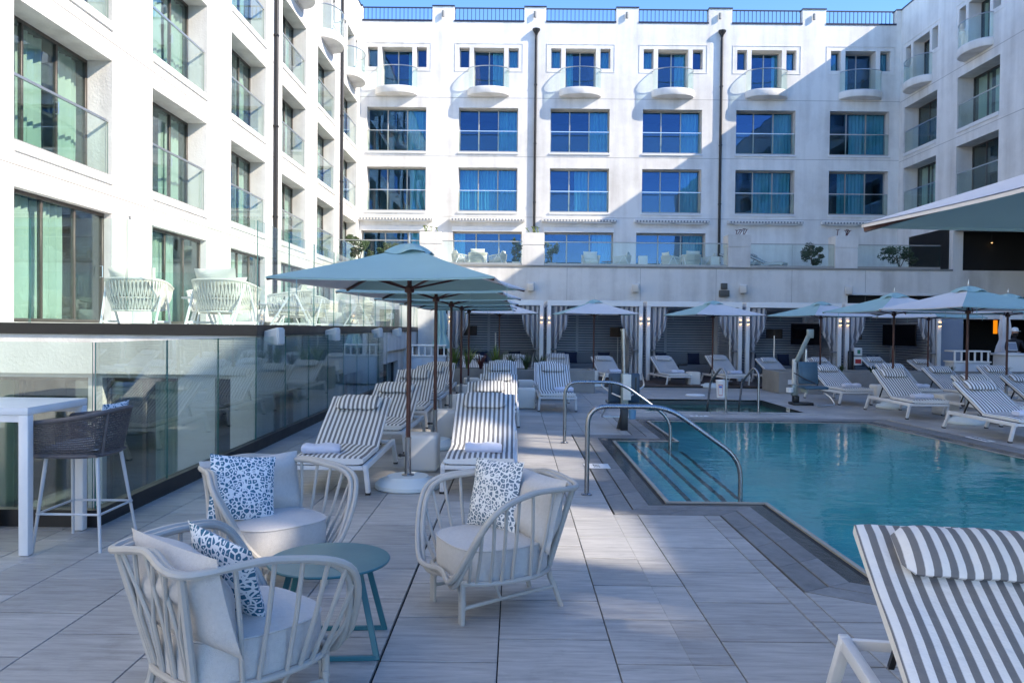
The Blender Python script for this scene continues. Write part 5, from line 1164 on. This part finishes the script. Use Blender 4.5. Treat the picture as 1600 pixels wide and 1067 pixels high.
# ------------------------------------------------------------------ speakers
def speaker(loc, rz, label, s=1, horn=False):
    r = thing('wall_speaker', label, 'speaker', loc, rz, 'white outdoor wall speakers')
    if horn:
        b = MB(); prof = [(-.075, .06), (.19, .125)]
        vs = []
        for x_, hh in ((0, .075), (.24, .13)): vs += [(-hh * .75, -.09 - x_, -hh), (hh * .75, -.09 - x_, -hh), (hh * .75, -.09 - x_, hh), (-hh * .75, -.09 - x_, hh)]
        b.add(vs, [(0, 1, 2, 3), (7, 6, 5, 4), (0, 4, 5, 1), (1, 5, 6, 2), (2, 6, 7, 3), (3, 7, 4, 0)]); b.obj('cabinet', SPKW, r, bevel=.02, seg=3)
        MB().bx(-.08, .08, -.345, -.331, -.105, .105).obj('grille', SPKW, r); MB().bx(-.02, .02, -.09, 0, -.02, .02).bx(-.05, .05, -.03, 0, -.28, -.03).obj('bracket', CONC, r, bevel=.01)
    else:
        MB().box((0, -.24, 0), (.3, .28, .36), Matrix.Rotation(R(12), 3, 'X')).obj('cabinet', SPKW, r, bevel=.03); MB().box((.0, -.225, -.185), (.24, .22, .012), Matrix.Rotation(R(12), 3, 'X')).obj('grille', SPKG, r, bevel=.004); MB().bar((-.02, 0, .02), (-.02, -.12, .02), .1, .1).obj('bracket', SPKG, r)
    return r
for k, X in enumerate((.78, 5.45, 10.25, 14.95)): speaker((X, YT - .002, 3.52), R(-18), 'white speaker box on the wall above the %s cabana' % ('second', 'third', 'fourth', 'fifth')[k])
for k, y in enumerate((11.3, 14.9, 19.7, 23.0)): speaker((-3.655, y, 1.50), R(78), 'white horn speaker on the raised terrace edge, %s' % ('nearest the camera', 'second from the camera', 'third from the camera', 'furthest from the camera')[k], horn=True)
fx = thing('floodlight', 'dark floodlight pair on the wall above the fourth cabana', 'light fixture', (9.35, YT - .002, 3.35)); MB().bx(-.14, .14, -.14, 0, .15, .42).obj('upper_head', SPKG, fx, bevel=.02); MB().bx(-.22, .22, -.2, 0, -.18, .1).obj('lower_head', SPKG, fx, bevel=.02)

# ------------------------------------------------------------------ terrace furniture
def rope_chair():
    r = thing('rope_armchair', 'x', 'armchair', (0, 0, 0), 0, 'cream rope armchairs on the terraces'); w = .40
    top = spline([(-w, .36, .56), (-w - .02, 0, .62), (-w * .85, -.28, .66), (0, -.38, .67), (w * .85, -.28, .66), (w + .02, 0, .62), (w, .36, .56)], 7); bot = spline([(-.3, .34, .24), (-.32, 0, .22), (-.27, -.2, .21), (0, -.28, .21), (.27, -.2, .21), (.32, 0, .22), (.3, .34, .24)], 7)
    MB().tube(top, .02, 6).tube(bot, .018, 6).tube([(-.3, .34, .24), (.3, .34, .24)], .016, 6).obj('rim', ROPE, r, smooth=True)
    ro = MB(); n_ = len(top)
    for k in range(0, n_ - 1):
        for q, d in ((0, 1.3), (.5, -1.3)):
            a = top[k].lerp(top[k + 1], q); j = min(n_ - 1.001, max(0, k + q + d)); i = int(j); b = bot[i].lerp(bot[i + 1], j - i); md = a.lerp(b, .5); out_ = Vector((md.x, md.y, 0)).normalized() * .025; ro.tube([a, md + out_, b], .011, 4, caps=False)
    stuff(ro.obj('rope_weave', ROPE, r))
    for s in (-1, 1):
        MB().bar((s * .41, -.06, .62), (s * .37, .32, .0), .03, .035).obj('leg', LWHITE, r, bevel=.005, seg=1); MB().bar((s * .40, -.12, .62), (s * .37, -.42, .0), .03, .035).obj('leg', LWHITE, r, bevel=.005, seg=1); MB().bar((s * .375, -.38, .05), (s * .375, .3, .05), .025, .03).obj('runner', LWHITE, r)
    MB().bx(-.31, .31, -.24, .34, .25, .40).obj('seat_cushion', CREAM, r, bevel=.05, seg=3); p = pillow_mb(.66, .46, .18, 12, 12, .02, 6).obj('back_cushion', CREAM, r, smooth=True); p.location = (0, -.2, .62); p.rotation_euler = (R(18), 0, 0)
    return r
RC = rope_chair(); frc = [True]
def rope(x, y, z, ang, label):
    if frc[0]: RC.location = (x, y, z); RC.rotation_euler = (0, 0, R(ang)); RC['label'] = label; frc[0] = False
    else: dup(RC, (x, y, z), R(ang), label)
ZT = 1.642
for x, y, a, lb in ((-5.62, 11.75, 8, 'cream rope armchair nearest the camera on the raised terrace, before the dark sliding door'), (-4.35, 11.8, -10, 'cream rope armchair with a tall cushion at the glass corner of the raised terrace'), (-5.0, 13.4, 165, 'cream rope armchair facing the camera between the two nearest on the raised terrace'), (-4.25, 14.9, 100, 'cream rope armchair beside the low table on the raised terrace'),
                    (-4.6, 17.4, -8, 'cream rope armchair in the middle of the raised terrace beyond the first speaker'), (-5.5, 19.0, 120, 'cream rope armchair by the wall in the middle of the raised terrace'), (-4.3, 21.6, 90, 'cream rope armchair beyond the middle partition on the raised terrace'), (-4.4, 25.5, 10, 'cream rope armchair near the far end of the raised terrace'), (-5.3, 24.0, 150, 'cream rope armchair against the wall near the far end of the raised terrace'),
                    (-4.55, 37.6, 175, 'cream rope armchair behind the first balustrade on the back terrace')): rope(x, y, ZT if y < 32 else 4.43, a, lb)
for k, cx_ in enumerate((-1.72, 8.1)):
    nm = ('first', 'second')[k]
    t_ = thing('dining_table', 'white dining table of the %s set on the back terrace' % nm, 'table', (cx_, 37.0, 4.421), 0, 'white terrace dining tables'); MB().bx(-.4, .4, -.4, .4, .68, .72).obj('tabletop', WHITE, t_, bevel=.01)
    for s in (-1, 1):
        for q in (-1, 1): MB().bx(s * .34 - .02, s * .34 + .02, q * .34 - .02, q * .34 + .02, 0, .68).obj('leg', WHITE, t_)
    rope(cx_ - .9, 37.0, 4.421, -70, 'cream rope armchair on the sunlit side of the %s back terrace dining table' % nm); rope(cx_ - .05, 36.35, 4.421, 5, 'cream rope armchair with its back to the glass at the %s back terrace dining table' % nm); rope(cx_ + .9, 37.0, 4.421, 75, 'cream rope armchair on the far side of the %s back terrace dining table' % nm)
rope(3.45, 36.6, 4.421, 180, 'cream rope armchair beside the plants behind the long balustrade'); rope(5.0, 37.0, 4.421, 75, 'cream rope armchair with tan pillow left of the white box on the back terrace')
lt_ = MB().lathe([(.0, .36), (.25, .36), (.25, .385), (0, .385)], 20).tube([(0, 0, 0.0), (0, 0, .36)], .02, 6).lathe([(.18, 0), (.18, .015)], 16).obj('low_table', SOFA, None); lt_.location = (4.25, 36.9, 4.421); tag(lt_, 'low dark table between two rope armchairs on the back terrace', 'table')
for x, lb in ((5.85, 'white upright box in the middle of the back terrace'), (9.15, 'white upright box at the end of the long balustrade on the back terrace')):
    o = MB().bx(-.2, .2, -.15, .15, 0, .62).obj('storage_box', WHITE, None, bevel=.015); o.location = (x, 36.5, 4.421); tag(o, lb, 'box')
for x, lb in ((11.1, 'striped lounger on the back terrace beside the third pier'), (12.35, 'striped lounger on the back terrace beside the dark round shrub')):
    o = dup(LG, (x, 36.3, 4.421), R(52), lb, 'striped loungers on the back terrace')
for k, (x, y) in enumerate(((-4.9, 12.45), (-4.9, 15.6), (-4.7, 18.6))):
    t_ = thing('low_table', 'low white table with angled legs on the raised terrace, %s' % ('nearest the camera', 'middle one', 'furthest one')[k], 'table', (x, y, ZT), R(10), 'low white terrace tables'); MB().lathe([(0, .42), (.34, .42), (.34, .445), (0, .445)], 24).obj('tabletop', GREYP, t_)
    for q in range(3): a = R(120 * q + 20); MB().tube([(.12 * math.cos(a), .12 * math.sin(a), .42), (.3 * math.cos(a), .3 * math.sin(a), 0)], .016, 6).obj('leg', LWHITE, t_, smooth=True)
for k, (x, y, w) in enumerate(((-5.0, 22.4, 1.7), (-6.6, 20.2, 1.5))):
    s_ = thing('sofa', 'cream outdoor sofa on the raised terrace, %s' % ('near the far umbrellas', 'against the sunlit wall')[k], 'sofa', (x, y, ZT), R(-90 if k == 0 else -90), 'cream outdoor sofas'); MB().bx(-w / 2, w / 2, -.35, .35, .1, .4).obj('seat', CREAM, s_, bevel=.05); MB().bx(-w / 2, w / 2, -.38, -.2, .401, .75).obj('backrest', CREAM, s_, bevel=.05)
    for xx in (-w / 2 + .05, w / 2 - .05): MB().bx(xx - .03, xx + .03, -.3, .3, 0, .1).obj('foot', LWHITE, s_)
# sculptural pool-side screen of the roof above the bar opening
sp_ = thing('spot_lamp', 'tiny warm ceiling lamp glowing in the dark opening above the bar', 'lamp', (21.45, YT + .2, 5.75)); MB().lathe([(.0, -.02), (.05, 0), (.05, .06), (.01, .08), (.01, .66)], 12).obj('housing', BLACK, sp_); MB().lathe([(0, -.03), (.04, -.025), (0, -.021)], 12).obj('bulb', WARM, sp_)
